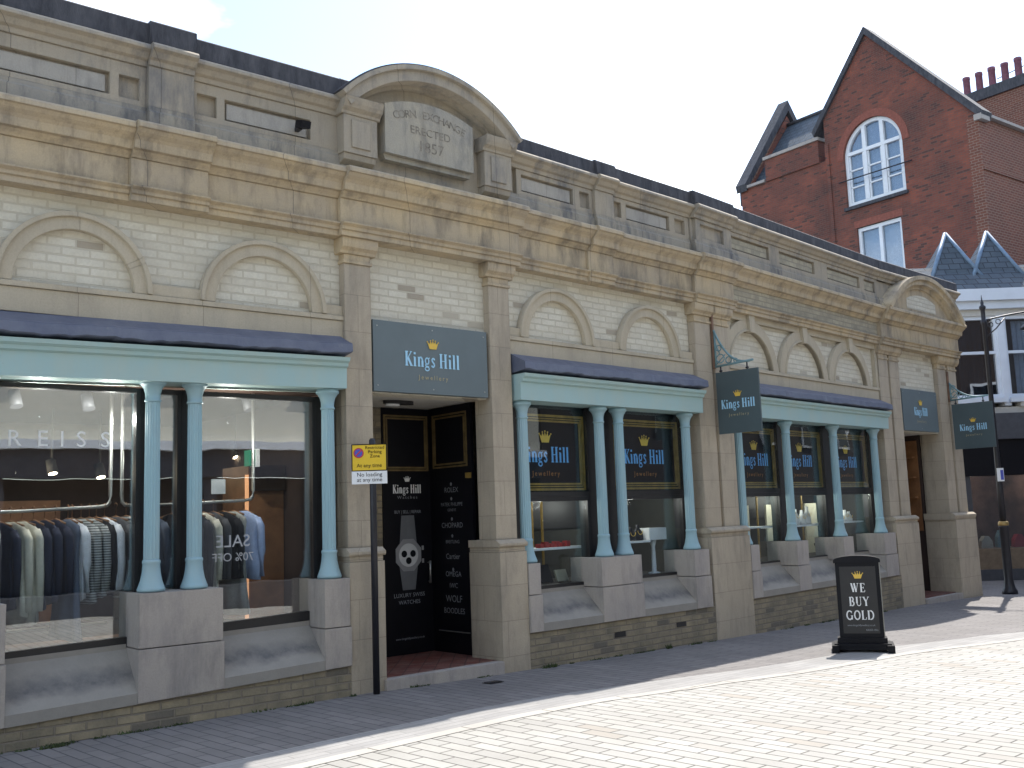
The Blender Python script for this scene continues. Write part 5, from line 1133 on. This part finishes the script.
for x0, x1 in ((9.3, 12.42), (12.60, 15.6), (15.8, 19)):
    f = MB()
    for a, b_, c_, d_ in ((x0, x0+.07, 2.5, 4.62), (x1-.07, x1, 2.5, 4.62), (x0+.07, x1-.07, 4.53, 4.62), (x0+.07, x1-.07, 2.5, 2.60), (x0+.07, x1-.07, 3.64, 3.71), ((x0+x1)/2-.04, (x0+x1)/2+.04, 2.6, 3.64), ((x0+x1)/2-.04, (x0+x1)/2+.04, 3.71, 4.53)): f.wbox(WO, EX_, EY, ZA, a, b_, -.16, -.04, c_, d_)
    f = f.build('bay_window', 'white_wall', WH); wb(x0+.07, x1-.07, -.12, -.11, 2.6, 4.53, 'pane', 'glass_far' if x0 < 12 else 'glass_mid', f)
    mb = MB(); xa = x0+.35; m_ = 40
    for side in ((x0+.3, x0+.95), (x1-.95, x1-.3)):
        for k in range(20):
            a = side[0]+(side[1]-side[0])*k/20; b_ = side[0]+(side[1]-side[0])*(k+1)/20
            mb.face([mb.add((x_, WY+.25+.03*math.sin(kk*1.6), z)) for x_, kk, z in ((a, k, 2.6), (b_, k+1, 2.6), (b_, k+1, 4.5), (a, k, 4.5))], True)
    mb.build('curtain', 'curtain', f)
    wb(x0-.05, x1+.05, -.2, .14, 2.38, 2.499, 'sill', 'white_wall', f)
    for k in range(5): wb(x0+.2+k*.62, x0+.34+k*.62, -.2, .10, 2.27, 2.379, 'bracket', 'soffit', f)
wb(8.5, 22, -.3, .0, 2.1, 2.269, 'window_apron', 'soffit')
wb(8.5, 22, -.4, .22, 1.45, 2.099, 'fascia', 'shopfront'); wb(8.5, 22, -.35, .12, .55, 1.449, 'blind_box', 'black')
for x in (8.5, 11.2, 13.0, 15.5, 18, 20.4): wb(x, x+.16, -.3, .06, -1.25, .549, 'shopfront_pilaster', 'shopfront')
wb(8.5, 22, -.10, -.09, -1.25, .549, 'shop_pane', 'glass_mid'); wb(8.5, 22, -.4, .08, -1.75, -1.251, 'stall_riser', 'brown_stone'); wb(8.5, 22, -.4, .12, WG-.3, -1.751, 'base_course', 'shopfront')
wb(8.5, 22, -1.3, -1.25, -1.7, .6, 'shop_back_wall', 'shop_back'); wb(8.5, 22, -1.25, -.35, -1.3, -1.26, 'shop_floor', 'wood')
# goods in the shop window
rs = random.Random(4)
for k in range(9):
    x = 11.45+k*.42; h_ = rs.uniform(.25, .7); cl = ('wood', 'cream_panel', 'green_iron', 'red', 'pale_wood')[k % 5]
    tag(MB().wprism((x, WY+.55, -1.25), EX_, ZA, EY, [(-.15, 0), (.15, 0), (.13, h_*.6), (.05, h_), (-.05, h_), (-.13, h_*.6)], -.1, .1).build('display_item', cl), ('first', 'second', 'third', 'fourth', 'fifth', 'sixth', 'seventh', 'eighth', 'ninth')[k]+' item from the left in the dark shop window across the lane', 'display', 'goods in the shop window across the lane')
for x in (11.6, 13.6):
    l = bpy.data.lights.new('added_shop_light', 'POINT'); l.energy = 9; l.shadow_soft_size = .04; l.color = (1, .8, .6); o = bpy.data.objects.new('added_shop_light', l); COL.objects.link(o); o.location = (x, WY+.75, .4)  # fill lights added to brighten the shop interior, no fixtures
# slate roof with two pointed roofs
def slopeface(mb, pts): mb.face([mb.add(p, (p[0]+p[1]*.3, p[2]*1.25)) for p in pts])
mb = MB(); slopeface(mb, [(8.4, WY-.24, 5.285), (22, WY-.24, 5.285), (22, WY+.35, 6.0), (8.4, WY+.35, 6.0)]); slopeface(mb, [(8.4, WY+.35, 6.0), (22, WY+.35, 6.0), (22, WY+3.5, 6.3), (8.4, WY+3.5, 6.3)])
RF = mb.build('slate_roof', 'slate', WH)
for (cx_, hw_) in ((11.60, .72), (13.0-.33, .72), (15.7, .75), (18.8, .75)):
    mb = MB(); zb, zt_ = 5.55, 6.98; y0, yc = WY-.02, WY+.62
    if cx_ > 12.5 and cx_ < 13: apx = (cx_+.02, yc, zt_)
    else: apx = (cx_, yc, zt_)
    A, B, C_, D_ = (cx_-hw_, y0+.12, zb), (cx_+hw_, y0+.12, zb), (cx_+hw_, y0+1.4, zb), (cx_-hw_, y0+1.4, zb)
    for tri in ((A, B, apx), (B, C_, apx), (C_, D_, apx), (D_, A, apx)): slopeface(mb, tri)
    s_ = mb.build('pointed_roof', 'slate', WH)
    mb = MB(); mb.tube([A, apx], .055, 6); mb.build('lead_hip', 'blue_lead', s_); mb = MB(); mb.tube([B, apx], .055, 6); mb.build('lead_hip', 'blue_lead', s_)
wb(8.45, 22, -9, -1.35, -2.4, 5.0, 'house_body', 'white_wall')

M['dark_brick'] = plain('dark_brick', (.05, .036, .032), .9, 0, .2, 6)
# ================================================================== HOUSE OPPOSITE (behind the camera, reflected in the glass)
OB = thing('rendered_house', WS(0, 11.2), 'cream rendered house with sash windows over a dark shopfront across the street', 'building')
def ob(S0, S1, q0, q1, z0, z1, name, mat, par=None):
    o = PTS[0]+N44*11.2; return MB().wbox((o.x, o.y, 0), (D44.x, D44.y, 0), (N44.x, N44.y, 0), ZA, S0, S1, q0, q1, z0, z1).build(name, mat, par or OB)
xw = [-16+3.4*k for k in range(9)]
ob(-18, 14, 0, 8, 1.95, 2.9, 'upper_wall', 'render'); ob(-18, 14, 0, 8, 4.9, 8.2, 'upper_wall', 'render')
prev = -18
for x in xw: ob(prev, x, 0, .4, 2.901, 4.899, 'wall_between', 'render'); prev = x+1.1
ob(prev, 14, 0, .4, 2.901, 4.899, 'wall_between', 'render')
for x in xw:
    f = MB(); o = PTS[0]+N44*11.2; O3 = (o.x, o.y, 0); d3 = (D44.x, D44.y, 0); n3 = (N44.x, N44.y, 0)
    for a, b_, c_, d_ in ((x, x+.07, 2.9, 4.9), (x+1.03, x+1.1, 2.9, 4.9), (x+.07, x+1.03, 2.9, 3.), (x+.07, x+1.03, 4.82, 4.9), (x+.07, x+1.03, 3.86, 3.93), (x+.52, x+.57, 3., 3.86), (x+.52, x+.57, 3.93, 4.82)): f.wbox(O3, d3, n3, ZA, a, b_, .1, .18, c_, d_)
    f = f.build('sash_window', 'white', OB); ob(x+.07, x+1.03, .14, .15, 3., 4.82, 'pane', 'black', f); ob(x-.08, x+1.18, -.1, .1, 2.82, 2.899, 'sill', 'white', f)
ob(-18, 14, -.35, 0, 1.55, 1.72, 'cornice', 'white'); ob(-18, 14, -.15, .3, 1.0, 1.549, 'fascia', 'shopfront'); ob(-18, 14, -.02, .4, 1.721, 1.949, 'frieze', 'render')
ob(-18, 14, .5, .6, -2.2, .999, 'shopfront_wall', 'black_frame')
for k in range(8): ob(-17.8+4*k, -17.5+4*k, .0, .49, -2.2, .999, 'shopfront_pilaster', 'shopfront')
ob(-18, 14, -.1, .49, -2.2, -1.2, 'stall_riser', 'shopfront')
ob(-18, 14, -.3, 8.2, 8.201, 8.4, 'eaves', 'white')

DB = thing('dark_brick_house', WS(14.2, 11.2), 'dark brick house with white sash windows further along the opposite side of the street', 'building')
ob(14.1, 44, 0, 8, -2.6, .9, 'ground_floor', 'shopfront', DB); ob(14.1, 44, .0, 8, .901, 9.2, 'upper_wall', 'dark_brick', DB); ob(14.1, 44, -.2, 8.2, 9.201, 9.4, 'eaves', 'coping', DB)
for k in range(8):
    x = 15.6+3.6*k; f = ob(x, x+1.2, -.06, -.001, 2.4, 4.3, 'sash_window', 'white', DB); ob(x+.1, x+1.1, -.07, -.061, 2.5, 3.3, 'pane', 'black', f); ob(x+.1, x+1.1, -.07, -.061, 3.36, 4.2, 'pane', 'black', f)

# ================================================================== SMALL THINGS ON THE GROUND
rs = random.Random(11)
mb = MB()
def tuft(i, s, p, n, r_, h_):
    zg = groundz(i, s, p)
    for k in range(n):
        a = rs.uniform(0, 6.28); d_ = r_*rs.random()**.5; c = X(i, s+d_*math.cos(a), max(.135, p+d_*.35*math.sin(a)), zg); b_ = rs.uniform(0, 6.28); hh = h_*rs.uniform(.4, 1.); ww = .006+.006*rs.random()
        u = Vector((math.cos(b_), math.sin(b_), 0)); tip = c+ZA*hh+u*rs.uniform(-.03, .03)+Vector((-u.y, u.x, 0))*rs.uniform(-.02, .02)
        mb.face([mb.add(c-u*ww), mb.add(c+u*ww), mb.add(tip)])
for i, s0, s1, dens in ((0, -4., -.2, 22), (1, .2, 1.6, 4), (2, .3, 3.6, 12), (3, .5, 5.5, 14)):
    for k in range(dens):
        s = rs.uniform(s0, s1); tuft(i, s, .14, rs.randint(8, 36), rs.uniform(.03, .12), rs.uniform(.012, .035))
tuft(2, .45, .16, 70, .12, .05); tuft(2, 2.6, .16, 40, .07, .06); tuft(0, -2.9, .2, 90, .12, .03)
wd = mb.build('weeds', 'moss'); wd['kind'] = 'stuff'; wd['label'] = 'small green weeds and moss along the foot of the stone wall'
def cover(px_, py_, sx, label):
    c = Vector((px_, py_, gz(px_, py_)+.004)); t_ = tag(MB().wbox(c, (D44.x, D44.y, 0), (N44.x, N44.y, 0), ZA, -sx, sx, -sx*.7, sx*.7, 0, .004).build('drain_cover', 'black_frame'), label, 'cover')
    mb = MB()
    for k in range(-2, 3): mb.wbox(c+Vector((D44.x, D44.y, 0))*(k*sx*.36), (D44.x, D44.y, 0), (N44.x, N44.y, 0), ZA, -.012, .012, -sx*.55, sx*.55, .004, .008)
    g_ = mb.build('grating', 'iron', None); g_.parent = t_
cover(-.30, 10.52, .09, 'small dark metal cover in the pavement near the doorway step')
for s, nm in ((1.72, ''), (2.93, '')):
    MB().box(2, s-.10, s+.10, .1051, .108, -1.50, -1.44).build('air_brick', 'black_frame', HALL)
